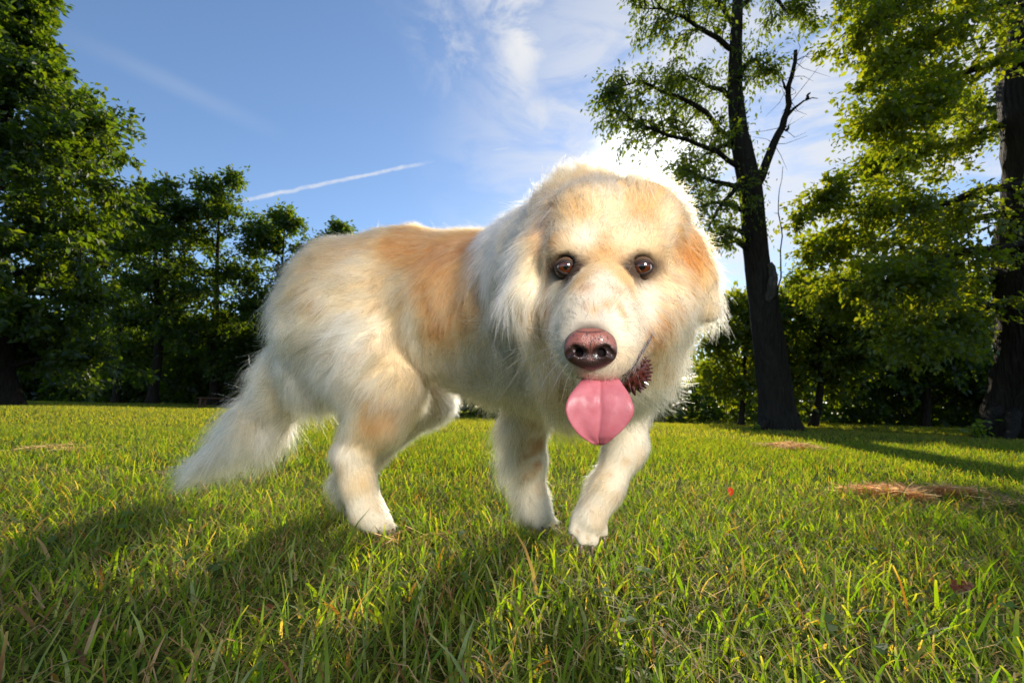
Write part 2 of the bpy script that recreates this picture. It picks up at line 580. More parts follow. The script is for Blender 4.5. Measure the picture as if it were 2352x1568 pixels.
# ---- the half-dead tree right of the dog
r_ = np.random.default_rng(55)
D_ = 8.0
g = GROUND(1786, D_); g.z = -.06
t_mid = empty('tree', g)
tag(t_mid, 'tall thinly leaved tree with a bare dead limb, its dark trunk right of the dog', 'tree')
tp = [pos(g)] + [pos(P(*a)) for a in ((1778, 900, D_), (1757, 720, D_), (1738, 590, D_), (1722, 430, D_), (1700, 310, D_), (1688, 200, D_), (1690, 90, D_), (1698, -60, D_), (1712, -260, D_))]
trk, tline = trunk_mesh('trunk', tp, [.30, .262, .235, .20, .185, .150, .115, .10, .075, .03], M_BARK, t_mid, 26, .55, 46, 5)


def limb(name, pts, r0, r1, mat, parent, n=12, wob=.012, seg=8):
    ln = smooth_line([pos(P(*a)) for a in pts], n, r_, wob)
    mb = MB(); mb.tube(ln, np.linspace(r0, r1, n), seg, rough=.12, seed=len(pts))
    mb.build(name, mat, parent)
    return ln


dead = limb('dead_limb', [(1738, 425, 8), (1760, 370, 7.95), (1790, 310, 7.9), (1806, 262, 7.9), (1812, 200, 7.9), (1830, 112, 7.85)], .085, .030, M_BARK, t_mid, 16)
for a in ([(1806, 268, 7.9), (1830, 245, 7.85), (1852, 228, 7.8), (1876, 226, 7.8)], [(1810, 215, 7.9), (1800, 190, 7.9), (1790, 160, 7.9)], [(1852, 228, 7.8), (1862, 212, 7.8)], [(1806, 300, 7.9), (1815, 285, 7.9)]):
    limb('dead_limb', a, .030, .006, M_BARK, t_mid, 8, .008, 6)
tw_mb = MB()
for k in range(26):
    q = dead[r_.integers(5, 16)]
    d = unit_(r_.normal(size=3) * np.array((1, .6, .8)) + np.array((.3, 0, .1)))
    L_ = .25 + .5 * r_.random()
    tw_mb.tube([q, q + d * L_ * .5 + r_.normal(size=3) * .04, q + d * L_ + r_.normal(size=3) * .08], [.006, .004, .0015], 4, cap=False)
o = tw_mb.build('dead_twigs', M_BARK, t_mid); o['kind'] = 'stuff'
limb('branch_stub', [(1722, 572, 8), (1700, 556, 7.9), (1690, 553, 7.85), (1668, 560, 7.8)], .075, .012, M_BARK, t_mid, 9, .01)
limb('branch_stub', [(1760, 700, 7.9), (1776, 660, 7.75), (1776, 630, 7.75), (1768, 604, 7.8)], .10, .05, M_BARK2, t_mid, 9, .012)
limb('side_shoot', [(1775, 700, 7.85), (1790, 655, 7.8), (1796, 560, 7.8), (1790, 470, 7.8), (1798, 385, 7.8)], .018, .004, M_BARK, t_mid, 14, .012, 5)
lv, tw_mb = Leaves(), MB()
BM = [  # leafy boughs: points, spread, count
    ([(1700, 385, 8), (1640, 345, 7.8), (1560, 310, 7.5), (1450, 280, 7.3), (1405, 215, 7.2)], .85, 16),
    ([(1690, 330, 8), (1610, 250, 7.8), (1540, 215, 7.6), (1470, 190, 7.4), (1400, 195, 7.2)], .75, 15),
    ([(1690, 230, 8), (1640, 200, 8.2), (1590, 180, 8.4), (1540, 190, 8.5)], .65, 12),
    ([(1715, 440, 8), (1660, 420, 7.7), (1610, 405, 7.5), (1570, 390, 7.4)], .5, 8),
    ([(1725, 500, 8), (1680, 470, 7.8), (1630, 470, 7.6), (1590, 480, 7.5)], .4, 4),
    ([(1710, 410, 8), (1680, 440, 7.7), (1640, 500, 7.5), (1625, 530, 7.4)], .4, 4),
    ([(1705, 350, 8), (1670, 330, 8.3), (1620, 360, 8.5), (1560, 380, 8.7)], .6, 11),
    ([(1728, 560, 8), (1695, 530, 7.8), (1665, 530, 7.7), (1650, 575, 7.6)], .30, 5),
    ([(1690, 120, 8), (1620, 70, 7.8), (1540, 30, 7.6), (1470, 20, 7.4)], .80, 15),
    ([(1690, 60, 8), (1640, 0, 8.1), (1560, -40, 8.3), (1480, -60, 8.4)], .8, 11),
    ([(1698, 20, 8), (1750, -20, 7.9), (1810, 20, 7.8), (1860, 40, 7.7)], .6, 10),
    ([(1688, 200, 8), (1715, 150, 7.9), (1735, 135, 7.8), (1750, 160, 7.7)], .42, 7),
    ([(1700, 0, 8), (1710, -120, 8), (1740, -240, 8), (1760, -330, 8)], .8, 12),
]
for pts_, sp, sec in BM:
    ln = limb('bough', pts_, .055, .008, M_BARK, t_mid, 10, .02, 6)
    grow(r_, lv, tw_mb, ln, int(sec * 1.6), sp * .85, 6, .30, 15, .080, flat=.9, t0=.12, droop=.5)
for k in range(60):      # shoots hugging the trunk
    i = r_.integers(17, 40)
    p0 = tline[i] + np.array((r_.normal() * .14, -.05 + r_.normal() * .14, r_.normal() * .08))
    lv.add(p0 + r_.normal(size=(13, 3)) * np.array((.13, .13, .18)), r_.normal(size=(13, 3)) * .6 + np.array((0, -.2, -.6)), .10 * (.6 + .6 * r_.random(13)))
o = tw_mb.build('twigs', M_BARK, t_mid); o['kind'] = 'stuff'
lv.build('crown', t_mid, [(.060, .085, .017), (.075, .10, .018), (.045, .070, .016)], r_, width=.42, droop=.7)
# roots running into the grass
for a in ([(1815, 960, 7.85), (1835, 985, 7.7), (1856, 993, 7.6)], [(1755, 965, 7.8), (1740, 988, 7.7), (1728, 994, 7.6)]):
    limb('root', a, .10, .02, M_BARK, t_mid, 7, .008, 7)

# ---- the big tree at the right edge
r_ = np.random.default_rng(77)
g = GROUND(2425, 7.6); g.z = -.06
t_right = empty('tree', g)
tag(t_right, 'massive old tree whose trunk stands at the picture\'s right edge, boughs hanging over the lawn', 'tree')
tp = [pos(g)] + [pos(P(*a)) for a in ((2428, 850, 7.5), (2432, 600, 7.5), (2428, 350, 7.5), (2420, 100, 7.5), (2420, -200, 7.5), (2420, -450, 7.5))]
trk, rline = trunk_mesh('trunk', tp, [.80, .74, .70, .68, .62, .55, .40], M_BARK, t_right, 34, .22, 40, 8, 7)
for a in ([(2290, 940, 7.3), (2262, 985, 7.0), (2235, 1000, 6.9)], [(2330, 950, 7.0), (2322, 1000, 6.7), (2312, 1010, 6.6)], [(2390, 960, 6.8), (2394, 1012, 6.5), (2400, 1022, 6.4)]):
    limb('root', a, 0.10, .03, M_BARK, t_right, 8, .01, 9)
lv, tw_mb = Leaves(), MB()
BR_ = [
    ([(2380, -60, 7.5), (2230, -30, 7.2), (2120, -10, 7.0), (2040, 20, 6.9), (1985, 50, 6.8)], 1.0, 14),
    ([(2370, 20, 7.5), (2280, 15, 7.3), (2180, 60, 7.1), (2090, 120, 7.0), (2010, 190, 6.9)], .9, 16),
    ([(2370, 150, 7.5), (2260, 150, 7.2), (2170, 200, 7.0), (2090, 250, 6.9), (2015, 290, 6.8)], .9, 17),
    ([(2370, 250, 7.5), (2280, 290, 7.8), (2180, 330, 8.0), (2080, 350, 8.2), (2010, 390, 8.4)], .95, 17),
    ([(2375, 420, 7.5), (2260, 440, 7.2), (2150, 470, 7.1), (2030, 480, 7.1), (1890, 450, 7.2)], .95, 19),
    ([(2375, 480, 7.5), (2260, 500, 7.9), (2120, 540, 8.3), (1980, 560, 8.5), (1850, 560, 8.7)], 1.0, 18),
    ([(2380, 560, 7.5), (2270, 570, 7.0), (2150, 600, 6.8), (2040, 650, 6.7), (1930, 640, 6.8)], .95, 18),
    ([(2380, 620, 7.5), (2260, 640, 8.0), (2120, 660, 8.6), (1960, 680, 9.0), (1850, 660, 9.2)], 1.0, 16),
    ([(2385, 680, 7.5), (2280, 700, 7.0), (2180, 720, 6.8), (2080, 770, 6.7)], .8, 14),
    ([(2410, 60, 7.5), (2480, 20, 7.2), (2560, 30, 7.0), (2640, 90, 6.9)], 1.0, 9),
    ([(2410, 400, 7.5), (2480, 400, 7.2), (2560, 430, 7.0), (2640, 490, 6.9)], 1.0, 9),
    ([(2400, 200, 7.5), (2330, 230, 8.6), (2240, 260, 9.6), (2130, 250, 10.2)], 1.0, 12),
    ([(2400, 560, 7.5), (2320, 590, 8.6), (2230, 620, 9.4), (2120, 590, 10.0)], 1.0, 12),
]
for pts_, sp, sec in BR_:
    ln = limb('bough', pts_, .075, .010, M_BARK, t_right, 12, .025, 7)
    grow(r_, lv, tw_mb, ln, int(sec * 1.75), sp * .85, 7, .34, 26, .086, flat=.45, t0=.22, droop=.35)
o = tw_mb.build('twigs', M_BARK2, t_right); o['kind'] = 'stuff'
lv.build('crown', t_right, GREEN_R, r_, width=.62, droop=.25)

# ---- dark wood behind: one mass of undergrowth and tree bottoms
def wood(name, label, lumps, seed, leaf, tints, per=1500):
    r_ = np.random.default_rng(seed)
    lv = Leaves()
    for cx, cy, h, rad in lumps:
        n = int(1.25 * per * (rad / 2.0) ** 1.5 * max(h / 3, .6))
        u = unit_(r_.normal(size=(n, 3)))
        rr = (.55 + .5 * r_.random((n, 1)) ** .6) * (1 + .22 * np.sin(u[:, :1] * 6 + cx) * np.cos(u[:, 2:] * 7 + cy))
        p = u * rr * np.array((rad, rad, h * .60)) + np.array((cx, cy, h * .36))
        p = p[p[:, 2] > .02]
        k = len(p)
        lv.add(p, u[:k] * .5 + r_.normal(size=(k, 3)) * .5, leaf * (.6 + .8 * r_.random(k)))
    o = lv.build(name, None, tints, r_, width=.7)
    tag(o, label, kind='stuff')
    return o


r_ = np.random.default_rng(9)
lumps = []
for k in range(66):
    px = -900 + k * 29 + r_.normal() * 8
    D_ = 29 + r_.random() * 7
    gq = GROUND(px, D_)
    lumps.append((gq.x, gq.y, (5.2 if px < 720 else 4.4) + 2.6 * r_.random(), 1.9 + .8 * r_.random()))
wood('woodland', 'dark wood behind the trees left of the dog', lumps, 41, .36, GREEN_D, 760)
lumps = []
for k in range(46):
    px = 1000 + k * 34 + r_.normal() * 10
    D_ = 15.5 + r_.random() * 4 - (1.5 if px > 1800 else 0)
    gq = GROUND(px, D_)
    lumps.append((gq.x, gq.y, 2.0 + 1.3 * r_.random() + (.9 if px > 1780 else 0), 1.15 + .6 * r_.random()))
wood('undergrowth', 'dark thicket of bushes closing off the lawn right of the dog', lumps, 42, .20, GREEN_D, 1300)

# ---- low wooden bench far off at the wood's edge
m_bw, n, l, p = None, None, None, None
m_bw, n, l, out = new_mat('bench_wood')
p = N(n, 'ShaderNodeBsdfPrincipled'); p.inputs['Base Color'].default_value = (.16, .065, .035, 1); p.inputs['Roughness'].default_value = .7
no = N(n, 'ShaderNodeTexNoise'); no.inputs['Scale'].default_value = 12
rp = ramp(n, [(.3, (.11, .045, .025)), (.7, (.20, .085, .045))]); l.new(no.outputs[0], rp.inputs[0]); l.new(rp.outputs[0], p.inputs['Base Color'])
l.new(p.outputs[0], out.inputs['Surface'])
gb = GROUND(496, 19.5)
bz = float(ground_z(np.array(gb.x), np.array(gb.y)))
bench = empty('park_bench', (gb.x, gb.y, bz))
tag(bench, 'low brown wooden bench at the wood\'s edge, half behind the dog\'s tail', 'bench')
for k in (-1, 0, 1):
    mb = MB(); box_mb(mb, (gb.x, gb.y + k * .13, bz + .415), (1.55, .12, .045), 0, .006); mb.build('seat_plank', m_bw, bench, False)
for sx in (-1, 1):
    for sy in (-1, 1):
        mb = MB(); box_mb(mb, (gb.x + sx * .62, gb.y + sy * .14, bz + .19), (.09, .07, .40), 0, .005); mb.build('leg', m_bw, bench, False)
    mb = MB(); box_mb(mb, (gb.x + sx * .62, gb.y, bz + .365), (.08, .36, .05), 0, .004); mb.build('crossbar', m_bw, bench, False)

# ================================================================== the dog
def smin(a, b, k):
    h = np.clip(0.5 + 0.5 * (b - a) / k, 0, 1)
    return b + (a - b) * h - k * h * (1 - h)


def d_cone(X, a, b, ra, rb):
    ba = b - a
    L = float(ba @ ba)
    pa = X - a
    t = np.clip((pa @ ba) / L, 0, 1) if L > 1e-12 else np.zeros(X.shape[:-1], dtype=X.dtype)
    q = pa - t[..., None] * ba
    return np.sqrt((q * q).sum(-1)) - (ra + (rb - ra) * t)


def nv(v):
    return np.array(tuple(v), dtype=np.float32)


PR = []                               # (a, b, ra, rb, k)


def chain(pts, k=0.03):
    """pts: (px, py, depth, radius) along a limb"""
    for p, q in zip(pts[:-1], pts[1:]):
        PR.append((nv(P(*p[:3])), nv(P(*q[:3])), p[3], q[3], k))


def ball_(px, py, d, r, k=0.03):
    a = nv(P(px, py, d))
    PR.append((a, a + np.float32(1e-4), r, r, k))


# trunk
chain([(805, 672, 1.18, .135), (940, 668, 1.16, .140), (1090, 715, 1.09, .168), (1235, 730, 1.00, .172)], .06)
chain([(1235, 740, 1.00, .165), (1330, 820, .93, .120)], .06)
# neck
chain([(1250, 650, .90, .140), (1335, 560, .70, .090)], .06)
chain([(1345, 530, .68, .058), (1420, 560, .58, .058)], .05)
ball_(1335, 520, .68, .050, .05)
ball_(1478, 540, .64, .055, .05)
# skull, brows, cheeks
ball_(1412, 558, .562, .067, .03)
ball_(1348, 528, .550, .055, .016)
ball_(1462, 528, .546, .056, .016)
ball_(1302, 574, .504, .024, .022)
ball_(1476, 569, .496, .025, .022)
ball_(1305, 680, .535, .038, .03)
ball_(1512, 685, .535, .044, .03)
ball_(1490, 740, .515, .030, .03)
# muzzle
ball_(1440, 715, .497, .030, .035)
ball_(1318, 715, .512, .026, .03)
ball_(1388, 602, .518, .038, .03)
chain([(1390, 630, .505, .040), (1368, 735, .437, .034)], .03)
chain([(1368, 735, .437, .033), (1358, 796, .415, .0235)], .02)
chain([(1343, 798, .432, .026), (1330, 740, .49, .030)], .02)
chain([(1392, 805, .435, .030), (1450, 750, .49, .036)], .02)
# lower jaw and throat
chain([(1420, 800, .56, .035), (1375, 868, .475, .018)], .02)
chain([(1412, 760, .62, .060), (1365, 855, .78, .092)], .05)
# ruff on the right of the head, chest
chain([(1508, 735, .60, .044), (1468, 812, .63, .044), (1425, 870, .68, .044)], .03)
ball_(1395, 858, .80, .072, .05)
# ears
chain([(1280, 470, .575, .018), (1232, 585, .548, .022), (1208, 680, .540, .023), (1228, 775, .540, .011)], .006)
chain([(1520, 500, .56, .017), (1572, 570, .545, .021), (1598, 640, .543, .023), (1624, 714, .545, .015)], .005)
# standing fore leg
chain([(1250, 850, 1.02, .090), (1214, 950, 1.05, .047), (1214, 1060, 1.075, .036), (1222, 1135, 1.085, .030), (1229, 1173, 1.08, .033), (1243, 1192, 1.06, .025)], .03)
# raised fore leg
chain([(1415, 850, .88, .074), (1438, 930, .85, .042), (1438, 1025, .825, .034), (1392, 1120, .80, .0255), (1354, 1190, .785, .0285)], .025)
TOES = [(1318, 1218, .775, .0100), (1337, 1238, .768, .0110), (1361, 1240, .770, .0110), (1384, 1220, .783, .0100)]
for tx, ty, td, tr in TOES:
    chain([(1352 + (tx - 1352) * .7, 1188, .783, .013), (tx, ty, td, tr)], .005)
# near hind leg
chain([(815, 735, 1.12, .150), (885, 890, 1.05, .085)], .05)
chain([(890, 890, 1.05, .080), (868, 960, 1.04, .058), (810, 1045, 1.035, .038), (822, 1112, 1.03, .034), (842, 1172, 1.03, .033), (872, 1200, 1.02, .026)], .03)
for i, (tx, ty) in enumerate(((863, 1211), (881, 1213), (895, 1211))):
    chain([(856 + 8 * i, 1196, 1.02, .015), (tx, ty, 1.01 + .012 * i, .0125)], .010)
for i, (tx, ty) in enumerate(((1239, 1203), (1255, 1204), (1269, 1199))):
    chain([(1235 + 6 * i, 1187, 1.06, .016), (tx, ty, 1.045 + .012 * i, .0125)], .010)
# far hind leg
chain([(900, 780, 1.32, .120), (985, 915, 1.27, .060), (850, 1040, 1.24, .036), (800, 1110, 1.21, .030), (806, 1160, 1.20, .032)], .04)
# tail
chain([(725, 720, 1.22, .065), (680, 850, 1.27, .062), (600, 965, 1.30, .046), (460, 1072, 1.34, .014)], .05)
ball_(765, 830, 1.17, .100, .06)


def sdf(X):
    d = None
    for a, b, ra, rb, k in PR:
        v = d_cone(X, a, b, ra, rb)
        d = v if d is None else smin(d, v, k)
    return d


def march(px, py, d0=0.25, d1=1.9, f=sdf):
    """first surface point of the dog under a pixel (None if it misses)"""
    v = nv(DIR(px, py))
    o = nv(CAM_POS)
    t = d0
    for _ in range(160):
        x = o + v * np.float32(t)
        s = float(f(x[None])[0])
        if s < 0.0004:
            return x
        t += max(s * 0.7, 0.0004)
        if t > d1:
            return None
    return None


def sdf_normal(x, f=sdf, e=0.002):
    g = np.array([float(f((x + dv)[None])[0] - f((x - dv)[None])[0]) for dv in np.eye(3, dtype=np.float32) * np.float32(e)])
    return Vector(g / np.linalg.norm(g))


# ---- eyes: find where they sit
EYES = []
for ex, ey in ((1300, 615), (1474, 615)):
    s = march(ex, ey)
    vd = DIR(ex, ey)
    EYES.append((Vector(s) + vd * 0.0100, vd))
EYE_R = 0.0122
sdf_base = sdf


def sdf_cut(X):
    d = sdf_base(X)
    for c, _ in EYES:
        v = -(np.sqrt(((X - nv(c)) ** 2).sum(-1)) - (EYE_R + 0.0012))
        d = -smin(-d, -v, 0.004)
    return d


def surface_nets(lo, hi, h, prims, carve):
    n = np.ceil((hi - lo) / h).astype(int) + 1
    ax = [lo[i] + h * np.arange(n[i], dtype=np.float32) for i in range(3)]
    F = np.full(n, 0.5, dtype=np.float32)
    for a, b, ra, rb, k in prims:
        m = max(ra, rb) + k + 3 * h
        i0 = np.maximum(np.floor((np.minimum(a, b) - m - lo) / h).astype(int), 0)
        i1 = np.minimum(np.ceil((np.maximum(a, b) + m - lo) / h).astype(int) + 1, n)
        sl = tuple(slice(i0[j], i1[j]) for j in range(3))
        X = np.stack(np.meshgrid(*[ax[j][sl[j]] for j in range(3)], indexing='ij'), -1).astype(np.float32)
        F[sl] = smin(F[sl], d_cone(X, a, b, ra, rb), k)
    for c, r, k in carve:
        m = r + k + 3 * h
        i0 = np.maximum(np.floor((c - m - lo) / h).astype(int), 0)
        i1 = np.minimum(np.ceil((c + m - lo) / h).astype(int) + 1, n)
        sl = tuple(slice(i0[j], i1[j]) for j in range(3))
        X = np.stack(np.meshgrid(*[ax[j][sl[j]] for j in range(3)], indexing='ij'), -1).astype(np.float32)
        v = -(np.sqrt(((X - c) ** 2).sum(-1)) - r)
        F[sl] = -smin(-F[sl], -v, k)
    return nets(F, lo, h)


def nets(F, lo, h):
    sgn = F < 0
    n = np.array(F.shape)
    acc = np.zeros(tuple(n - 1) + (3,), dtype=np.float32)
    cnt = np.zeros(tuple(n - 1), dtype=np.float32)
    quads = []
    cross = []
    for axn in range(3):
        sa = [slice(None)] * 3; sb = [slice(None)] * 3
        sa[axn] = slice(0, -1); sb[axn] = slice(1, None)
        c = sgn[tuple(sa)] != sgn[tuple(sb)]
        I = np.argwhere(c)
        f0 = F[tuple(sa)][c]; f1 = F[tuple(sb)][c]
        t = f0 / (f0 - f1)
        pos = I.astype(np.float32)
        pos[:, axn] += t
        o1, o2 = [(1, 2), (2, 0), (0, 1)][axn]
        for da in (0, 1):
            for db in (0, 1):
                J = I.copy()
                J[:, o1] -= da; J[:, o2] -= db
                ok = (J >= 0).all(1) & (J < n - 1).all(1)
                np.add.at(acc, tuple(J[ok].T), pos[ok])
                np.add.at(cnt, tuple(J[ok].T), 1)
        cross.append((I, f0 < 0, o1, o2))
    act = cnt > 0
    idx = np.full(tuple(n - 1), -1, dtype=np.int64)
    idx[act] = np.arange(act.sum())
    V = lo + h * (acc[act] / cnt[act][:, None])
    for I, neg, o1, o2 in cross:
        ok = (I[:, o1] > 0) & (I[:, o2] > 0) & (I[:, o1] < n[o1] - 1) & (I[:, o2] < n[o2] - 1)
        I = I[ok]; ng = neg[ok]
        q = []
        for da, db in ((1, 1), (0, 1), (0, 0), (1, 0)):
            J = I.copy(); J[:, o1] -= da; J[:, o2] -= db
            q.append(idx[tuple(J.T)])
        q = np.stack(q, 1)
        q[~ng] = q[~ng][:, ::-1]
        quads.append(q)
    return V, np.concatenate(quads)


allp = np.array([np.minimum(a, b) - max(ra, rb) for a, b, ra, rb, k in PR])
allq = np.array([np.maximum(a, b) + max(ra, rb) for a, b, ra, rb, k in PR])
lo = allp.min(0) - 0.03
hi = allq.max(0) + 0.03
DV, DF = surface_nets(lo.astype(np.float32), hi, 0.0055, PR, [(nv(c), EYE_R + .0012, .004) for c, _ in EYES])

# ---- grooming guides: (px, py, (dx, dy, toward the camera), length, lift, colour)
W_ = (.775, .665, .495)
CR = (.69, .52, .31)
LA = (.59, .35, .145)
AP = (.47, .20, .052)
BR = (.38, .17, .06)
GY = (.50, .44, .38)
GY2 = (.62, .53, .42)
DK = (.035, .020, .014)
G = [
    # back, saddle, flank
    (860, 545, (-1, .30, 0), .028, .35, LA), (960, 530, (-1, .35, 0), .026, .35, AP), (1060, 540, (-1, .40, 0), .026, .35, AP),
    (950, 580, (-1, .6, 0), .032, .22, AP), (905, 560, (-1, .5, 0), .03, .25, AP), (985, 690, (-.5, 1, 0), .036, .18, AP), (1040, 580, (-.6, 1, 0), .032, .2, BR), (1050, 620, (-.5, 1, 0), .034, .20, AP), (1090, 560, (-.6, 1, 0), .03, .22, BR),
    (1000, 640, (-.5, 1, 0), .036, .18, AP), (1080, 700, (-.2, 1, 0), .042, .18, AP), (1020, 740, (-.3, 1, 0), .046, .18, AP),
    (1080, 800, (0, 1, 0), .055, .20, CR), (1000, 820, (-.1, 1, 0), .050, .20, CR), (1090, 860, (.1, 1, 0), .060, .25, W_),
    (1030, 880, (.1, 1, 0), .045, .25, CR), (900, 650, (-.8, .7, 0), .040, .18, CR), (940, 720, (-.6, .9, 0), .045, .18, CR),
    # rump and thigh
    (760, 590, (-1, .55, 0), .040, .30, LA), (700, 640, (-1, .8, 0), .055, .35, LA), (660, 700, (-.9, .9, 0), .075, .45, CR),
    (760, 680, (-1, .5, 0), .050, .22, CR), (840, 610, (-1, .6, 0), .040, .20, CR), (820, 760, (-1, .5, 0), .060, .24, W_),
    (720, 760, (-1, .6, 0), .075, .32, CR), (690, 830, (-.9, .8, 0), .085, .35, W_), (760, 840, (-.9, .6, 0), .075, .30, W_),
    (850, 850, (-.7, .8, 0), .060, .25, CR), (920, 800, (-.3, 1, 0), .045, .20, CR), (930, 900, (-.3, 1, 0), .040, .20, CR),
    (800, 920, (-.6, .8, 0), .065, .30, CR), (860, 960, (-.5, .9, 0), .040, .22, LA), (780, 990, (-.4, .9, 0), .045, .3, CR),
    (840, 1010, (-.3, 1, 0), .024, .18, CR), (800, 1060, (.1, 1, 0), .020, .18, W_), (830, 1110, (.2, 1, 0), .014, .15, CR),
    (840, 1160, (.3, 1, 0), .012, .15, W_), (880, 1195, (.8, .6, 0), .010, .15, W_),
    # far hind leg
    (1000, 930, (.4, .9, 0), .035, .30, W_), (940, 1000, (.1, 1, 0), .025, .25, W_),
    # tail
    (655, 840, (-.6, 1, 0), .090, .30, CR), (590, 930, (-.75, .8, 0), .105, .30, CR), (610, 960, (-.5, 1, 0), .115, .35, W_), (520, 1010, (-.85, .6, 0), .105, .25, W_), (450, 1070, (-.9, .45, 0), .085, .20, W_),
    # shoulder, neck, chest
    (1140, 600, (-.35, 1, 0), .045, .20, W_), (1150, 520, (-.7, .8, 0), .040, .30, W_), (1200, 470, (-.9, .3, 0), .040, .45, W_),
    (1260, 420, (-.8, -.3, 0), .036, .55, CR), (1190, 600, (-.4, 1, 0), .045, .22, W_), (1150, 720, (-.2, 1, 0), .055, .22, W_),
    (1140, 800, (-.2, 1, 0), .065, .25, W_), (1180, 850, (-.4, 1, 0), .080, .28, W_), (1130, 880, (-.6, 1, 0), .085, .30, CR),
    (1240, 860, (-.3, 1, 0), .060, .22, CR), (1280, 880, (-.1, 1, 0), .050, .22, LA), (1300, 920, (0, 1, 0), .050, .22, CR),
    (1230, 780, (-.3, 1, 0), .060, .22, LA),
    # ruff right of the head
    (1530, 780, (.25, 1, 0), .042, .28, LA), (1545, 800, (.4, 1, 0), .042, .32, CR), (1490, 850, (.3, 1, 0), .045, .32, CR),
    (1475, 900, (.35, 1, 0), .042, .45, W_), (1450, 925, (.3, 1, 0), .042, .45, W_), (1480, 830, (.3, 1, 0), .040, .25, LA),
    # skull
    (1390, 470, (-.05, -1, 0), .024, .25, CR), (1330, 480, (-.35, -1, 0), .018, .30, LA), (1300, 520, (-.6, -.8, 0), .018, .25, CR),
    (1480, 470, (.2, -1, 0), .024, .25, LA), (1540, 500, (.6, -.6, 0), .018, .25, CR), (1350, 410, (-.2, -1, 0), .026, .55, LA),
    (1430, 410, (.1, -1, 0), .020, .45, CR), (1500, 430, (.4, -1, 0), .022, .45, LA), (1440, 540, (.1, -1, 0), .018, .20, CR),
    (1345, 540, (-.15, -1, 0), .018, .20, W_), (1385, 580, (0, -1, 0), .010, .18, LA), (1400, 520, (0, -1, 0), .019, .2, CR),
    (1560, 580, (.9, .1, 0), .018, .25, LA), (1540, 640, (.9, .5, 0), .022, .22, CR), (1270, 600, (-.9, .2, 0), .016, .22, CR),
    (1262, 660, (-.7, .8, 0), .022, .22, W_), (1280, 720, (-.5, .9, 0), .016, .20, W_),
    # around the eyes
    (1300, 578, (-.2, -1, 0), .009, .25, CR), (1474, 576, (.2, -1, 0), .009, .25, CR), (1330, 640, (-.3, .5, 0), .006, .15, LA),
    (1440, 640, (.5, .4, 0), .006, .15, LA), (1300, 660, (-.5, .8, 0), .010, .15, W_), (1480, 665, (.6, .6, 0), .010, .15, W_),
    # muzzle, cheeks
    (1385, 640, (0, -1, 0), .011, .22, W_), (1372, 690, (0, -1, 0), .011, .24, GY2), (1362, 730, (0, -1, 0), .010, .28, GY2),
    (1310, 740, (-.8, -.3, 0), .011, .22, GY2), (1292, 790, (-.8, .2, 0), .010, .25, W_), (1425, 720, (.9, -.1, 0), .012, .20, W_),
    (1440, 780, (.9, .3, 0), .013, .20, W_), (1430, 830, (.6, .7, 0), .011, .25, W_), (1358, 856, (0, 1, 0), .009, .4, W_), (1358, 864, (0, 1, 0), .008, .45, W_), (1330, 852, (-.4, 1, 0), .006, .4, W_), (1390, 862, (.2, 1, 0), .005, .45, W_),
    (1490, 720, (.8, .6, 0), .014, .15, W_), (1500, 770, (.6, .8, 0), .018, .20, LA), (1560, 700, (.7, .8, 0), .028, .22, CR),
    (1530, 740, (.5, .9, 0), .030, .22, LA), (1580, 745, (.5, .9, 0), .030, .28, CR),
    # ears
    (1252, 530, (-.5, .9, 0), .030, .25, LA), (1225, 610, (-.35, 1, 0), .040, .25, CR), (1212, 690, (-.15, 1, 0), .050, .25, W_),
    (1226, 750, (0, 1, 0), .050, .20, CR), (1250, 720, (.1, 1, 0), .035, .2, LA),
    (1572, 520, (.4, .9, 0), .024, .25, LA), (1576, 590, (.3, 1, 0), .026, .22, AP), (1600, 660, (.2, 1, 0), .020, .18, LA), (1618, 705, (.1, 1, 0), .022, .28, CR), (1628, 722, (0, 1, 0), .024, .32, CR), (1612, 735, (-.1, 1, 0), .026, .3, CR),
    # fore legs
    (1205, 960, (-.1, 1, 0), .022, .18, CR), (1228, 965, (0, 1, 0), .014, .14, CR), (1236, 1050, (.05, 1, 0), .011, .13, W_), (1216, 1022, (0, 1, 0), .012, .13, CR), (1216, 1088, (0, 1, 0), .011, .13, CR), (1240, 1105, (.1, 1, 0), .010, .13, W_), (1205, 1120, (0, 1, 0), .011, .14, W_), (1240, 1000, (.05, 1, 0), .012, .12, W_), (1200, 1060, (-.1, 1, 0), .014, .15, CR),
    (1180, 955, (-.45, 1, 0), .085, .40, W_), (1180, 985, (-.5, 1, 0), .085, .42, W_), (1181, 1015, (-.5, 1, 0), .085, .45, W_), (1182, 1045, (-.55, .9, 0), .080, .48, W_), (1184, 1075, (-.6, .85, 0), .072, .5, W_), (1188, 1105, (-.7, .7, 0), .060, .5, W_), (1194, 1130, (-.9, .4, 0), .050, .5, W_),
    (1225, 1120, (.05, 1, 0), .011, .15, W_), (1250, 1185, (.5, 1, 0), .009, .15, W_),
    (1440, 960, (.05, 1, 0), .014, .14, W_), (1450, 1030, (-.1, 1, 0), .011, .14, W_), (1410, 1100, (-.4, 1, 0), .012, .15, W_),
    (1375, 1100, (-.6, .8, 0), .026, .30, CR), (1365, 1170, (-.3, 1, 0), .012, .16, W_), (1345, 1225, (-.1, 1, 0), .006, .18, W_), (1322, 1205, (-.2, 1, 0), .006, .18, W_), (1378, 1210, (-.1, 1, 0), .006, .18, W_),
]
GP, GD, GL, GU, GC = [], [], [], [], []
for px, py, dv, L, lift, col in G:
    s = march(px, py)
    if s is None:
        continue
    dep = -(CAM_M.inverted() @ Vector(s)).z
    q = P(px + dv[0] * 20, py + dv[1] * 20, dep) - P(px, py, dep)
    GP.append(s); GD.append(nv(q.normalized())); GL.append(L); GU.append(lift); GC.append(col)
GP = np.array(GP, dtype=np.float32); GD = np.array(GD, dtype=np.float32)
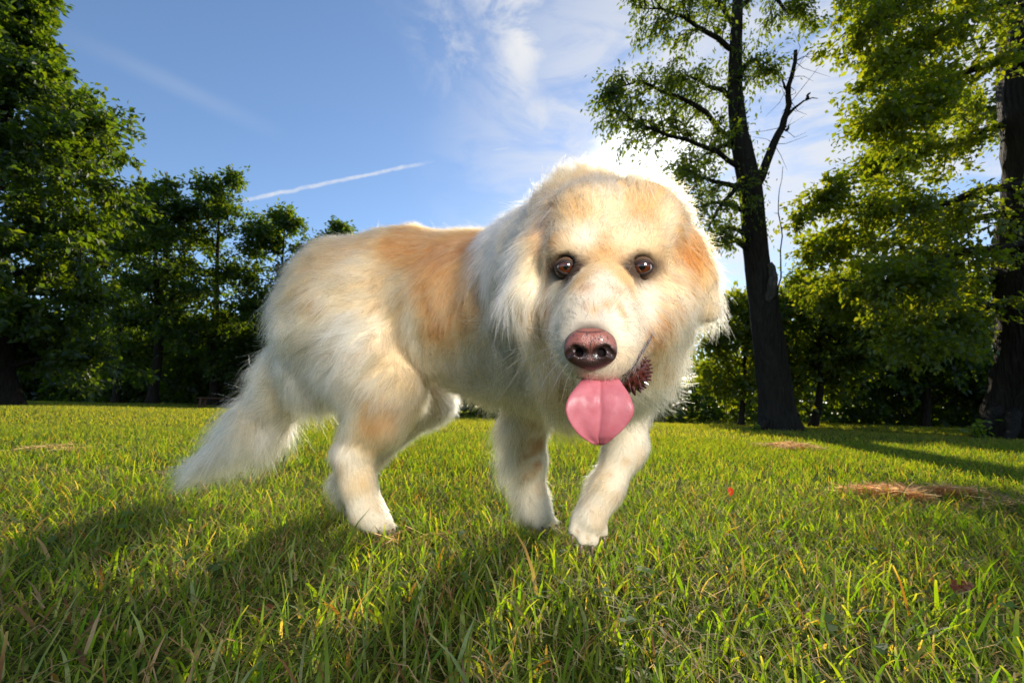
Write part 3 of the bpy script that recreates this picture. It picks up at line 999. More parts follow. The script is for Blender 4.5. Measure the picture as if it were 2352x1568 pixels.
GL = np.array(GL, dtype=np.float32); GU = np.array(GU, dtype=np.float32); GC = np.array(GC, dtype=np.float32)


def guide_w(X, eps, power):
    d2 = ((X[:, None, :] - GP[None]) ** 2).sum(-1)
    w = 1.0 / (d2 + eps * eps) ** power
    return w / w.sum(1, keepdims=True)


def vnoise(X, scale, seed):
    """cheap smooth value noise, -1..1"""
    r_ = np.random.default_rng(seed)
    tab = r_.random((32, 32, 32)).astype(np.float32) * 2 - 1
    Y = X * scale + 100.0
    i = np.floor(Y).astype(int)
    f = Y - i
    f = f * f * (3 - 2 * f)
    out = 0
    for a in (0, 1):
        for b in (0, 1):
            for c in (0, 1):
                w = (f[:, 0] if a else 1 - f[:, 0]) * (f[:, 1] if b else 1 - f[:, 1]) * (f[:, 2] if c else 1 - f[:, 2])
                out = out + w * tab[(i[:, 0] + a) % 32, (i[:, 1] + b) % 32, (i[:, 2] + c) % 32]
    return out


# coat markings, plus shade painted into folds, gaps and the neck: (px, py, radius in metres, colour, strength)
PATCH = [
    (1238, 1020, .024, AP, .85), (1225, 970, .016, AP, .9), (1200, 1000, .012, AP, .8), (1205, 1045, .012, AP, .8), (1236, 1068, .014, AP, .9), (1225, 1040, .012, AP, .8), (1205, 1095, .011, AP, .6), (1327, 1222, .0045, BR, .6), (1349, 1234, .0045, BR, .65), (1373, 1228, .0045, BR, .6), (1245, 1188, .004, BR, .5), (1259, 1190, .004, BR, .5), (872, 1199, .004, BR, .5), (887, 1201, .004, BR, .5), (1240, 985, .008, AP, .7), (1222, 1085, .008, AP, .6), (1440, 1060, .010, LA, .6), (1400, 1090, .008, LA, .5),  # leg markings; the small brown dots paint shade between the toes
    (870, 975, .035, AP, .75), (905, 940, .02, AP, .5), (930, 790, .020, LA, .4), (880, 1060, .012, LA, .5), (835, 1110, .01, LA, .5),
    (1388, 545, .010, AP, .55), (1392, 575, .008, AP, .5), (1498, 500, .020, AP, .35), (1345, 405, .035, AP, .5), (1595, 580, .026, AP, .7),
    (1340, 660, .011, AP, .5), (1420, 665, .011, AP, .55), (1395, 700, .0055, AP, .75), (1425, 705, .006, AP, .8), (1434, 724, .0055, AP, .75), (1410, 688, .005, AP, .7), (1365, 712, .006, LA, .7), (1345, 700, .005, AP, .6), (1440, 745, .005, AP, .5), (1385, 725, .007, GY, .7),
    (1552, 560, .007, BR, .5), (1554, 600, .007, BR, .5), (1556, 640, .007, BR, .55), (1562, 680, .007, BR, .5), (1570, 720, .008, AP, .6), (1264, 560, .008, BR, .5), (1258, 610, .009, BR, .6), (1254, 660, .009, BR, .6), (1254, 710, .010, BR, .65), (1262, 755, .024, BR, .85), (1268, 785, .020, DK, .75), (1265, 740, .010, DK, .6), (1290, 430, .013, AP, .6), (1262, 475, .014, AP, .7), (1250, 525, .014, AP, .7), (1236, 575, .012, BR, .5), (1205, 520, .030, GY, .3), (1495, 775, .009, BR, .8), (1482, 798, .006, DK, .8), (1528, 775, .020, AP, .85), (1505, 800, .010, BR, .6), (1548, 690, .006, BR, .5), (1560, 720, .012, AP, .5), (1270, 545, .018, AP, .6), (1540, 690, .005, BR, .4),  # markings, plus painted shade: ear folds, muzzle-to-ear gap, head's shadow on neck
    (1255, 500, .025, GY, .5), (1240, 470, .03, AP, .3), (1105, 560, .035, BR, .35),  # grey paints the head's shadow on the neck; the rest is coat colour
]
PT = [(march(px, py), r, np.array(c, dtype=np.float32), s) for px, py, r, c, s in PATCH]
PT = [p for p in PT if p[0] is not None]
EYE_ST = []
for c, vd in EYES:
    r_ax = (CAM_M.to_3x3() @ Vector((1, 0, 0))).normalized()
    r_ax = (r_ax - vd * r_ax.dot(vd)).normalized()
    u_ax = r_ax.cross(vd).normalized()
    EYE_ST.append((nv(c), nv(r_ax), nv(u_ax), nv(vd)))
NOSE_C = march(1356, 796)
NOSE_AX = DIR(1356, 796)


def coat_colour(X, jitter=True):
    X = X.astype(np.float32)
    col = np.zeros((len(X), 3), dtype=np.float32)
    for s in range(0, len(X), 60000):
        col[s:s + 60000] = guide_w(X[s:s + 60000], .012, 2.2) @ GC
    n = vnoise(X, 38, 3) * .6 + vnoise(X, 90, 4) * .4
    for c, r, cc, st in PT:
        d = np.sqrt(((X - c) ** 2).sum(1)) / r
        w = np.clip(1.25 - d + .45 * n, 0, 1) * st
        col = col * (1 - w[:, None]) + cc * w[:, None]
    # freckled apricot flecks on legs and muzzle, dark rims round the eyes and nose
    w = np.clip((vnoise(X, 26, 11) - .15) * 1.2, 0, .35)[:, None]
    col = col * (1 - w) + np.array(LA, dtype=np.float32) * .97 * w
    for c, rx, ux, vd in EYE_ST:
        q = X - c
        ex = q @ rx; ey = q @ ux; ez = np.abs(q @ vd)
        e = np.sqrt((ex / .0165) ** 2 + (ey / .0125) ** 2)
        w = np.clip(2.3 - e + .4 * n, 0, 1) * (ez < .03) * .45
        col = col * (1 - w[:, None]) + np.array((.36, .20, .09), dtype=np.float32) * w[:, None]
        w = np.clip((1.55 - e + .25 * n) * 1.6, 0, 1) * (ez < .03) * .95
        inner = np.clip(1.55 - np.sqrt(((ex * np.sign(EYE_IN(c)) - .016) / .013) ** 2 + ((ey + .010) / .010) ** 2), 0, 1) * (ez < .03) * .8
        w = np.maximum(w, inner)
        col = col * (1 - w[:, None]) + np.array(DK, dtype=np.float32) * 1.3 * w[:, None]
    d = np.sqrt((((X - NOSE_C) * np.array((1, 1, 1.15))) ** 2).sum(1)) / .021
    w = np.clip(1.5 - d, 0, 1) * .8
    col = col * (1 - w[:, None]) + np.array((.25, .15, .12), dtype=np.float32) * w[:, None]
    return np.clip(col, 0, 1)


def EYE_IN(c):
    """+1 when the inner corner of this eye lies on the frame's right"""
    return 1.0 if abs(c[0] - EYE_ST[0][0][0]) < 1e-4 else -1.0


# ---- materials of the dog
def fur_material():
    m, n, l, out = new_mat('dog_fur')
    at = N(n, 'ShaderNodeAttribute', attribute_name='coat')
    hi_ = N(n, 'ShaderNodeHairInfo')
    hv = N(n, 'ShaderNodeHueSaturation')
    mr = N(n, 'ShaderNodeMapRange')
    l.new(hi_.outputs['Random'], mr.inputs['Value'])
    mr.inputs['To Min'].default_value = 0.66
    mr.inputs['To Max'].default_value = 1.10
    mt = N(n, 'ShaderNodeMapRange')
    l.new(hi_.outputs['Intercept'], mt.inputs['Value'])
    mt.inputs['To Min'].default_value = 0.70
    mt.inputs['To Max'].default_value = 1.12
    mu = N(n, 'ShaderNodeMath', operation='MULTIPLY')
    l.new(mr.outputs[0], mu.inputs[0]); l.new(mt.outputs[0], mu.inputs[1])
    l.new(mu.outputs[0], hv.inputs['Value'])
    l.new(at.outputs['Color'], hv.inputs['Color'])
    p = N(n, 'ShaderNodeBsdfHairPrincipled', parametrization='COLOR')
    p.inputs['Roughness'].default_value = 0.38
    p.inputs['Radial Roughness'].default_value = 0.6
    p.inputs['Coat'].default_value = 0.0
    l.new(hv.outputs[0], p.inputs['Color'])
    l.new(p.outputs[0], out.inputs['Surface'])
    return m


def skin_material():
    m, n, l, out = new_mat('dog_skin')
    at = N(n, 'ShaderNodeAttribute', attribute_name='coat')
    p = N(n, 'ShaderNodeBsdfPrincipled')
    p.inputs['Roughness'].default_value = 0.8
    p.inputs['Specular IOR Level'].default_value = 0.1
    l.new(at.outputs['Color'], p.inputs['Base Color'])
    l.new(p.outputs[0], out.inputs['Surface'])
    return m


M_FUR = fur_material()
M_SKIN = skin_material()

dog = empty('dog', (0.0, 1.0, 0.0))
tag(dog, 'big fluffy cream and apricot dog walking with its head lowered towards the viewer', 'dog')
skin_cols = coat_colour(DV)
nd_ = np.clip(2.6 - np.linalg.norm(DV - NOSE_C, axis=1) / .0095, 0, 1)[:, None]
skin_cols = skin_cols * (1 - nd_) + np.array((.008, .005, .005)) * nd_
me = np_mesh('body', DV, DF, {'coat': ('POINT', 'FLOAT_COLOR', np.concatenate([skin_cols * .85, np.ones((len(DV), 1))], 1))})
body = link_mesh('body', me, M_SKIN, dog)

# ---- fur
me.calc_loop_triangles()
nt_ = len(me.loop_triangles)
tri = np.empty(nt_ * 3, dtype=np.int32); me.loop_triangles.foreach_get('vertices', tri); tri = tri.reshape(-1, 3)
vn = np.empty(len(DV) * 3, dtype=np.float32); me.vertex_normals.foreach_get('vector', vn); vn = vn.reshape(-1, 3)
A, B, Cc = DV[tri[:, 0]], DV[tri[:, 1]], DV[tri[:, 2]]
fn = np.cross(B - A, Cc - A)
area = np.linalg.norm(fn, axis=1) * .5
cen = (A + B + Cc) / 3
Wt = guide_w(cen.astype(np.float32), .02, 2)
len_t = Wt @ GL
dens = np.clip(0.95 / (len_t * 100) * 1e4 * 1.15, 1.0e5, 6.5e5) * FUR_DENSITY
facing = ((cen - np.array(CAM_POS)) * fn).sum(1) < np.linalg.norm(fn, axis=1) * .08
dens *= np.where(facing, 1.0, 0.35)
cnt_t = rng.poisson(area * dens)
ti = np.repeat(np.arange(nt_), cnt_t)
r1 = np.sqrt(rng.random(len(ti))); r2 = rng.random(len(ti))
wb = np.stack([1 - r1, r1 * (1 - r2), r1 * r2], 1).astype(np.float32)
R = (wb[:, :, None] * DV[tri[ti]]).sum(1).astype(np.float32)
Nn = (wb[:, :, None] * vn[tri[ti]]).sum(1)
Nn /= np.linalg.norm(Nn, axis=1, keepdims=True) + 1e-9
# no hair on eyes and nose leather
keep = np.ones(len(R), dtype=bool)
for c, rx, ux, vd in EYE_ST:
    q = R - c
    e = np.sqrt(((q @ rx) / .0122) ** 2 + ((q @ ux) / .0088) ** 2)
    keep &= ~((e < 1) & (np.abs(q @ vd) < .03))
keep &= np.linalg.norm(R - NOSE_C, axis=1) > .0195
R, Nn = R[keep], Nn[keep]
nH = len(R)
L = np.empty(nH, np.float32); U = np.empty(nH, np.float32); D = np.empty((nH, 3), np.float32)
for s in range(0, nH, 50000):
    w = guide_w(R[s:s + 50000], .02, 2)
    L[s:s + 50000] = w @ GL; U[s:s + 50000] = w @ GU; D[s:s + 50000] = w @ GD


def unit(v):
    return v / (np.linalg.norm(v, axis=-1, keepdims=True) + 1e-9)


# shorter right round eyes and nose
for c, rx, ux, vd in EYE_ST:
    d = np.linalg.norm(R - c, axis=1)
    L = np.minimum(L, np.clip((d - .006) * .6, .0035, 1))
d = np.linalg.norm(R - NOSE_C, axis=1)
L = np.minimum(L, np.clip((d - .012) * .6, .003, 1))
# locks: hairs of a small cell lean together and share a random swing
cell = np.clip(L * .30, .0030, .024)
lv = np.round(np.log2(cell / .0022)).astype(int)
cs = .0022 * 2.0 ** lv
jit = np.stack([vnoise(R, 60, 21), vnoise(R, 60, 22), vnoise(R, 60, 23)], 1) * .4
key = np.floor(R / cs[:, None] + jit).astype(np.int64)
hk = (key[:, 0] * 73856093) ^ (key[:, 1] * 19349663) ^ (key[:, 2] * 83492791) ^ (lv * 2654435761)
_, inv = np.unique(hk, return_inverse=True)
nc = inv.max() + 1
ccnt = np.bincount(inv, minlength=nc).astype(np.float32)
cen_c = np.stack([np.bincount(inv, weights=R[:, j], minlength=nc) for j in range(3)], 1) / ccnt[:, None]
crand = rng.normal(size=(nc, 3)).astype(np.float32)
clen = (0.85 + .3 * rng.random(nc)).astype(np.float32)
cpull = (.25 + .6 * rng.random(nc)).astype(np.float32)
cph = (rng.random(nc) * 6.28).astype(np.float32)
cwave = (rng.random(nc)).astype(np.float32)
big = np.stack([vnoise(R, 22, 31), vnoise(R, 22, 32), vnoise(R, 22, 33)], 1)
D = unit(D + .27 * crand[inv] + .58 * big + .16 * rng.normal(size=(nH, 3)))
T = D - Nn * (D * Nn).sum(1, keepdims=True)
T = unit(T)
U = np.clip(U + .07 * rng.normal(size=nH) + .08 * vnoise(R, 30, 41), .12, .9)
D0 = unit(T * (1 - U)[:, None] + Nn * U[:, None])
Lh = L * clen[inv] * np.clip(1 + .22 * rng.normal(size=nH), .35, 1.6)
stray = rng.random(nH) < .035 * np.clip(1.6 - L / .05, .1, 1)
D0[stray] = unit(D0[stray] + .5 * rng.normal(size=(stray.sum(), 3)) * np.array((1, 1, 1)))
Lh[stray] *= 1.15
KP = 7
tt = np.linspace(0, 1, KP, dtype=np.float32)
pts = np.empty((nH, KP, 3), np.float32)
pts[:, 0] = R - Nn * .0005
side = unit(np.cross(T, Nn))
wav = np.clip((L - .025) / .05, 0, 1) * (.4 + .9 * cwave[inv])
down = np.array((0, 0, -1), np.float32)
nb_ = (.22 - .30 * np.clip((L - .02) / .05, 0, 1))[:, None]
for k in range(1, KP):
    t = tt[k]
    dk = unit(D0 * (1 - .6 * t) + (T + Nn * nb_) * .6 * t + down * (.25 * t * np.clip(L / .08, 0, 1))[:, None])
    pts[:, k] = pts[:, k - 1] + dk * (Lh / (KP - 1))[:, None]
pull = (cen_c[inv] - R) * cpull[inv][:, None]
pull = pull - Nn * np.minimum((pull * Nn).sum(1, keepdims=True), 0)
for k in range(1, KP):
    t = tt[k]
    amp = (.0058 * wav * (t ** 1.2))[:, None]
    pts[:, k] += pull * (t ** 1.3) + side * (amp * np.sin(cph[inv] + t * (5 + 5 * cwave[inv]))[:, None]) + Nn * (amp * .6 * np.cos(cph[inv] * 1.7 + t * 6.0)[:, None])
rad0 = (.00010 + .0030 * np.clip(L, 0, .07)).astype(np.float32)
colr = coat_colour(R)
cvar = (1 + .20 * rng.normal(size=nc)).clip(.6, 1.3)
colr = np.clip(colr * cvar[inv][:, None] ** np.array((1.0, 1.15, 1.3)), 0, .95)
# which part of the dog each hair belongs to
cam_inv = np.array(CAM_M.inverted())
Rc = R @ cam_inv[:3, :3].T + cam_inv[:3, 3]
hx = 1176 + Rc[:, 0] / -Rc[:, 2] * F_PX
hy = 784 - Rc[:, 1] / -Rc[:, 2] * F_PX
hd = -Rc[:, 2]


def near_chain(ids):
    d = np.full(nH, 9.0)
    for a, b, ra, rb in ids:
        d = np.minimum(d, d_cone(R, a, b, ra, rb))
    return d


def pchain(pts_):
    return [(nv(P(*p[:3])), nv(P(*q[:3])), p[3], q[3]) for p, q in zip(pts_[:-1], pts_[1:])]


regions = {
    'tail_fur': pchain([(690, 810, 1.25, .06), (680, 850, 1.27, .066), (600, 965, 1.30, .05), (460, 1072, 1.34, .018)]),
    'head_fur': pchain([(1422, 548, .555, .082), (1421, 549, .555, .082)]) + pchain([(1390, 630, .505, .043), (1358, 800, .415, .034)]) + pchain([(1305, 680, .535, .04), (1520, 685, .535, .05), (1490, 760, .51, .04)]) + pchain([(1345, 800, .432, .03), (1392, 805, .435, .034)]),
    'ear_fur': pchain([(1280, 470, .575, .021), (1232, 585, .548, .026), (1208, 680, .540, .027), (1228, 775, .540, .015)]),
    'ear_fur#2': pchain([(1520, 500, .56, .020), (1572, 570, .545, .025), (1598, 640, .543, .027), (1624, 714, .545, .019)]),
    'leg_fur': pchain([(1208, 960, 1.05, .053), (1206, 1060, 1.075, .046), (1214, 1130, 1.085, .04), (1238, 1183, 1.06, .05)]),
    'leg_fur#2': pchain([(1442, 940, .85, .05), (1437, 1025, .825, .042), (1392, 1120, .80, .036), (1352, 1215, .78, .045)]),
    'leg_fur#3': pchain([(880, 910, 1.05, .08), (868, 960, 1.04, .063), (810, 1045, 1.035, .043), (842, 1165, 1.03, .039), (885, 1200, 1.02, .03)]),
    'leg_fur#4': pchain([(985, 915, 1.27, .062), (850, 1040, 1.24, .04), (800, 1110, 1.21, .034), (806, 1160, 1.20, .036)]),
}
names = list(regions)
dist = np.stack([near_chain(regions[n]) for n in names] + [np.full(nH, .012)], 1)
own = dist.argmin(1)


def hair_object(name, sel, mat, parent, P_, r0, cols):
    n = int(sel.sum()) if sel is not None else len(P_)
    hp = P_[sel] if sel is not None else P_
    hc = bpy.data.hair_curves.new(name)
    kp = hp.shape[1]
    hc.add_curves([kp] * n)
    hc.attributes['position'].data.foreach_set('vector', np.ascontiguousarray(hp, dtype=np.float32).ravel())
    ra = hc.attributes.get('radius') or hc.attributes.new('radius', 'FLOAT', 'POINT')
    rr = (r0[sel] if sel is not None else r0)
    prof = np.linspace(1, .18, kp) ** .8
    ra.data.foreach_set('value', np.ascontiguousarray(rr[:, None] * prof[None], dtype=np.float32).ravel())
    ca = hc.attributes.new('coat', 'FLOAT_COLOR', 'CURVE')
    cv = cols[sel] if sel is not None else cols
    ca.data.foreach_set('color', np.ascontiguousarray(np.concatenate([cv, np.ones((n, 1))], 1), dtype=np.float32).ravel())
    hc.materials.append(mat)
    o = bpy.data.objects.new(name, hc)
    C.objects.link(o)
    o.parent = parent
    o.matrix_parent_inverse = Matrix.Translation(-Vector(parent.location))
    o['kind'] = 'stuff'
    return o


for i, nm in enumerate(names + ['body_fur']):
    sel = own == i
    if sel.any():
        hair_object(nm.split('#')[0], sel, M_FUR, dog, pts, rad0, colr)
print('hairs', nH)

# ---- eyes
def plain(name, col, rough=.5, spec=.5, coat=0.0, sss=0.0, trans=0.0):
    m, n, l, out = new_mat(name)
    p = N(n, 'ShaderNodeBsdfPrincipled')
    p.inputs['Base Color'].default_value = (*col, 1)
    p.inputs['Roughness'].default_value = rough
    p.inputs['Specular IOR Level'].default_value = spec
    p.inputs['Coat Weight'].default_value = coat
    p.inputs['Coat Roughness'].default_value = 0.03
    if sss:
        p.inputs['Subsurface Weight'].default_value = sss
        p.inputs['Subsurface Radius'].default_value = (.006, .002, .0015)
        p.inputs['Subsurface Scale'].default_value = 1.0
    if trans:
        p.inputs['Transmission Weight'].default_value = trans
    l.new(p.outputs[0], out.inputs['Surface'])
    return m, n, l, p


def cap_mesh(name, c, R_, half, axis, rx, ux, rings=10, seg=28, attr=None):
    """spherical cap about axis; attr(t, phi) -> colour"""
    V, Q, T, col = [], [], [], []
    V.append(c + axis * R_); col.append(attr(0, 0) if attr else (1, 1, 1))
    for i in range(1, rings + 1):
        th = half * i / rings
        for k in range(seg):
            ph = 2 * math.pi * k / seg
            V.append(c + axis * (R_ * math.cos(th)) + (rx * math.cos(ph) + ux * math.sin(ph)) * (R_ * math.sin(th)))
            col.append(attr(i / rings, ph) if attr else (1, 1, 1))
    for k in range(seg):
        T.append((0, 1 + k, 1 + (k + 1) % seg))
    for i in range(rings - 1):
        for k in range(seg):
            a, b = 1 + i * seg + k, 1 + i * seg + (k + 1) % seg
            Q.append((a, a + seg, b + seg, b))
    cc = np.concatenate([np.array(col), np.ones((len(V), 1))], 1)
    return np_mesh(name, np.array([tuple(v) for v in V]), [np.array(Q), np.array(T)], {'coat': ('POINT', 'FLOAT_COLOR', cc)})


def attr_mat(name, rough, coat=0.0, bump=None, sss=0.0, spec=.5):
    m, n, l, p = plain(name, (1, 1, 1), rough, spec, coat, sss)
    at = N(n, 'ShaderNodeAttribute', attribute_name='coat')
    l.new(at.outputs['Color'], p.inputs['Base Color'])
    if bump:
        tcn = N(n, 'ShaderNodeTexCoord')
        vo = N(n, 'ShaderNodeTexVoronoi', feature='F1')
        vo.inputs['Scale'].default_value = bump[0]
        l.new(tcn.outputs['Object'], vo.inputs['Vector'])
        bp = N(n, 'ShaderNodeBump')
        bp.inputs['Strength'].default_value = bump[1]
        bp.inputs['Distance'].default_value = bump[2]
        bp.invert = True
        l.new(vo.outputs['Distance'], bp.inputs['Height'])
        l.new(bp.outputs[0], p.inputs['Normal'])
    return m


M_EYE = attr_mat('eyeball', .12, 1.0)
M_LID = attr_mat('eyelid_skin', .62, spec=.3)
irng = np.random.default_rng(3)
fib = irng.random(64)


def iris_col(t, ph):
    f = fib[int(ph / 6.2832 * 64) % 64]
    v = .55 + .55 * f
    base = np.array((.066, .015, .004)) * v * (0.55 + .75 * math.sin(min(t, 1) * 2.6))
    if t > .84:
        base = base * max(0.06, 1 - (t - .84) / .14)
    return tuple(base)


for ei, (c, vd) in enumerate(EYES):
    # the eyes look into the lens
    look = (CAM_POS + Vector((.02, 0, .03)) - c).normalized()
    rx = Vector(EYE_ST[ei][1]); rx = (rx - look * rx.dot(look)).normalized()
    ux = look.cross(rx).normalized()
    sc = lambda t, ph: (.34, .26, .22) if t < .5 else (.035, .02, .013)
    eye = link_mesh('eye', cap_mesh('eye', c, EYE_R, 1.9, look, rx, ux, 16, 32, sc), M_EYE, dog)
    link_mesh('iris', cap_mesh('iris', c, EYE_R + .00018, .735, look, rx, ux, 12, 64, iris_col), M_EYE, eye)
    link_mesh('pupil', cap_mesh('pupil', c, EYE_R + .0003, .25, look, rx, ux, 6, 32, lambda t, p: (.004, .003, .003)), M_EYE, eye)
    # lids: a dark wet rim following the almond opening, then skin closing over the eyeball
    V, Q, K = [], [], []
    seg = 44
    a_, b_ = (.0106, .0058) if ei else (.0098, .0058)
    inner = 1 if ei == 0 else -1
    loops = ((-.02, .00015, 0), (.04, .0008, 0), (.12, .0010, 0), (.22, .0009, .1), (.38, .0003, .5), (.60, .0002, 1), (.95, .0000, 1))
    for da, dz, cm in loops:
        for k in range(seg):
            th = 2 * math.pi * k / seg
            ca, sa = math.cos(th), math.sin(th)
            x = a_ * ca
            y = b_ * sa * (1 - .42 * abs(ca) ** 2.5) * (.80 if sa > 0 else 1.0)
            y -= .0028 * (x * inner / a_) * (1 if x * inner > 0 else .35)
            r_e = math.hypot(x, y)
            al = math.asin(min(r_e / EYE_R, .98)) + da
            ux_, uy_ = x / r_e, y / r_e
            V.append(c + look * ((EYE_R + dz) * math.cos(al)) + (rx * ux_ + ux * uy_) * ((EYE_R + dz) * math.sin(al)))
            K.append(np.array((.020, .011, .009)) * (1 - cm) + np.array((.12, .065, .036)) * cm)
    for i in range(len(loops) - 1):
        for k in range(seg):
            k2 = (k + 1) % seg
            Q.append((i * seg + k, i * seg + k2, (i + 1) * seg + k2, (i + 1) * seg + k))
    link_mesh('eyelid', np_mesh('eyelid', np.array([tuple(v) for v in V]), np.array(Q), {'coat': ('POINT', 'FLOAT_COLOR', np.concatenate([np.array(K), np.ones((len(K), 1))], 1))}), M_LID, dog)

# ---- nose
nvd = -NOSE_AX
nr = (CAM_M.to_3x3() @ Vector((1, 0, 0))).normalized()
nr = (nr - nvd * nr.dot(nvd)).normalized()
nu = nvd.cross(nr).normalized()
NC = Vector(NOSE_C)


def d_ell(X, c, r):
    q = (X - np.array(c)) / np.array(r)
    k0 = np.sqrt((q * q).sum(-1))
    k1 = np.sqrt(((q / np.array(r)) ** 2).sum(-1)) + 1e-9
    return k0 * (k0 - 1) / k1


def d_seg(X, a, b, ra, rb):
    return d_cone(X, np.array(a, dtype=np.float64), np.array(b, dtype=np.float64), ra, rb)


def nose_sdf(X):
    """X in millimetres: right, up, towards the viewer"""
    d = d_ell(X, (0, 5, -5), (21, 13, 15))
    for s in (-1, 1):
        d = smin(d, d_ell(X, (13.5 * s, -3, -1), (9.5, 12, 10)), 5)
        d = smin(d, d_ell(X, (6.5 * s, 3, 2), (9.5, 11, 9)), 4)
    d = smin(d, d_ell(X, (0, -12, -3), (13, 8, 9)), 6)
    for s in (-1, 1):
        nz = np.minimum(d_seg(X, (6.8 * s, -6.5, 9), (13.5 * s, -3.6, 9), 3.6, 4.0), d_seg(X, (13.5 * s, -3.6, 9), (21.5 * s, -9.5, 4), 3.4, 1.6))
        nz = np.minimum(nz, d_seg(X, (9.5 * s, -6, 9), (9.5 * s, -4, -6), 3.8, 3.2))
        d = -smin(-d, nz, 2.2)
    gr = d_seg(X, (0, 2, 13.5), (0, -20, 7), .45, .9)
    d = -smin(-d, gr, 1.6)
    return d


h_ = .62
ax = [np.arange(-27, 27, h_), np.arange(-24, 22, h_), np.arange(-20, 18, h_)]
X = np.stack(np.meshgrid(*ax, indexing='ij'), -1)
NV, NF = nets(nose_sdf(X), np.array((ax[0][0], ax[1][0], ax[2][0])), h_)
nn_ = vnoise(NV.astype(np.float32), .35, 61) * .6 + vnoise(NV.astype(np.float32), .9, 62) * .4
nz = np.minimum(*[np.sqrt(((NV - np.array((11 * s, -6.5, 6))) ** 2 * np.array((.7, 1, .3))).sum(1)) for s in (-1, 1)])
dark = np.clip((11.0 - nz) / 3.5 + .4 * nn_, 0, 1)
dark = np.maximum(dark, np.clip((-9.5 - NV[:, 1]) / 3.5 + .5 * nn_, 0, 1))
dark = np.maximum(dark, np.clip((np.hypot(NV[:, 0] / 23.0, (NV[:, 1] - 0) / 19.0) - .86) / .12 + .5 * nn_, 0, 1))
dark = np.maximum(dark, np.clip((nn_ - .12) * 2.4, 0, .85))
dark = np.maximum(dark, np.clip(1.3 - np.abs(NV[:, 0]) / .9, 0, 1) * (NV[:, 1] < 3) * .9)
crease = np.clip(1 - np.abs(NV[:, 1] - 11.5 - .01 * NV[:, 0] ** 2) / 1.3, 0, 1) * (np.abs(NV[:, 0]) < 12) * .85
dark = np.maximum(dark, crease)[:, None]
NCOL = np.array((.27, .092, .068)) * (1 + .25 * nn_[:, None]) * (1 - dark) + np.array((.030, .014, .013)) * dark
NCOL = np.concatenate([np.clip(NCOL, 0, 1), np.ones((len(NV), 1))], 1)
tilt = Matrix.Rotation(math.radians(-6), 3, nr)
NW = np.array([tuple(NC - nvd * .0060 + tilt @ (nr * (v[0] * .001) + nu * (v[1] * .001) + nvd * (v[2] * .001))) for v in NV])
M_NOSE = attr_mat('nose_leather', .33, .25, (900.0, .55, .0007))
nme = np_mesh('nose', NW, NF[:, ::1], {'coat': ('POINT', 'FLOAT_COLOR', NCOL)})
link_mesh('nose', nme, M_NOSE, dog)

# ---- tongue: a cupped, grooved sheet with thickness hanging over the lower jaw
rows = [(835, 1350, 1412, .470), (852, 1347, 1413, .445), (862, 1343, 1417, .424), (873, 1335, 1424, .412), (888, 1323, 1434, .405), (905, 1310, 1445, .401), (922, 1302, 1452, .3985), (940, 1299, 1457, .397),
        (958, 1303, 1452, .3965), (974, 1311, 1441, .3965), (990, 1322, 1427, .397), (1003, 1335, 1412, .3985), (1012, 1348, 1402, .401), (1018, 1358, 1394, .403), (1022, 1368, 1384, .406)]
nu_, V, Q = 33, [], []
rows2 = [tuple(v) for v in smooth_line(rows, 61)]
for side_ in (0, 1):
    for i, (py, x0, x1, dd) in enumerate(rows2):
        ft = i / (len(rows2) - 1)
        for k in range(nu_):
            s = k / (nu_ - 1) * 2 - 1
            x = (x0 + x1) / 2 + (x1 - x0) / 2 * s
            cup = .004 * abs(s) ** 2 * (1 - ft) - .0035 * abs(s) ** 3 * min(1, ft * 2)
            groove = .0016 * math.exp(-(s * 3.5) ** 2) + .0013 * math.exp(-((s - .02) * 20) ** 2)
            rimr = max(0, 1 - ((1 - abs(s)) * 6)) ** 2
            wob_ = .0009 * math.sin(s * 3.1 + ft * 5) + .0003 * math.sin(s * 9 - ft * 8)
            thick = .0065 * math.sqrt(max(0, 1 - s ** 4)) * math.sqrt(max(0, 1 - max(0, (ft - .8) / .2) ** 2) + .02)
            d_ = dd + cup + groove + wob_ + rimr * .001
            V.append(tuple(P(x, py, d_ if side_ == 0 else d_ + thick + .0004)))
nr_ = len(rows2)
for side_ in (0, 1):
    o_ = side_ * nr_ * nu_
    for i in range(nr_ - 1):
        for k in range(nu_ - 1):
            q = (o_ + i * nu_ + k, o_ + (i + 1) * nu_ + k, o_ + (i + 1) * nu_ + k + 1, o_ + i * nu_ + k + 1)
            Q.append(q if side_ == 0 else q[::-1])
o_ = nr_ * nu_
for i in range(nr_ - 1):
    for k, fl in ((0, 1), (nu_ - 1, 0)):
        a, b = i * nu_ + k, (i + 1) * nu_ + k
        q = (a, a + o_, b + o_, b)
        Q.append(q if fl else q[::-1])
for k in range(nu_ - 1):
    a = (nr_ - 1) * nu_ + k
    Q.append((a, a + o_, a + 1 + o_, a + 1))
m, n, l, p = plain('tongue_flesh', (.62, .17, .20), .6, .35, .06, .2)
p.inputs['Coat Roughness'].default_value = .22
tcn = N(n, 'ShaderNodeTexCoord')
no = N(n, 'ShaderNodeTexNoise'); no.inputs['Scale'].default_value = 60; no.inputs['Detail'].default_value = 4
l.new(tcn.outputs['Object'], no.inputs['Vector'])
rp = ramp(n, [(.3, (.33, .075, .095)), (.7, (.43, .125, .15))])
l.new(no.outputs[0], rp.inputs[0]); l.new(rp.outputs[0], p.inputs['Base Color'])
vo = N(n, 'ShaderNodeTexVoronoi'); vo.inputs['Scale'].default_value = 1300
l.new(tcn.outputs['Object'], vo.inputs['Vector'])
bp = N(n, 'ShaderNodeBump'); bp.inputs['Strength'].default_value = .28; bp.inputs['Distance'].default_value = .0006
l.new(vo.outputs['Distance'], bp.inputs['Height']); l.new(bp.outputs[0], p.inputs['Normal'])
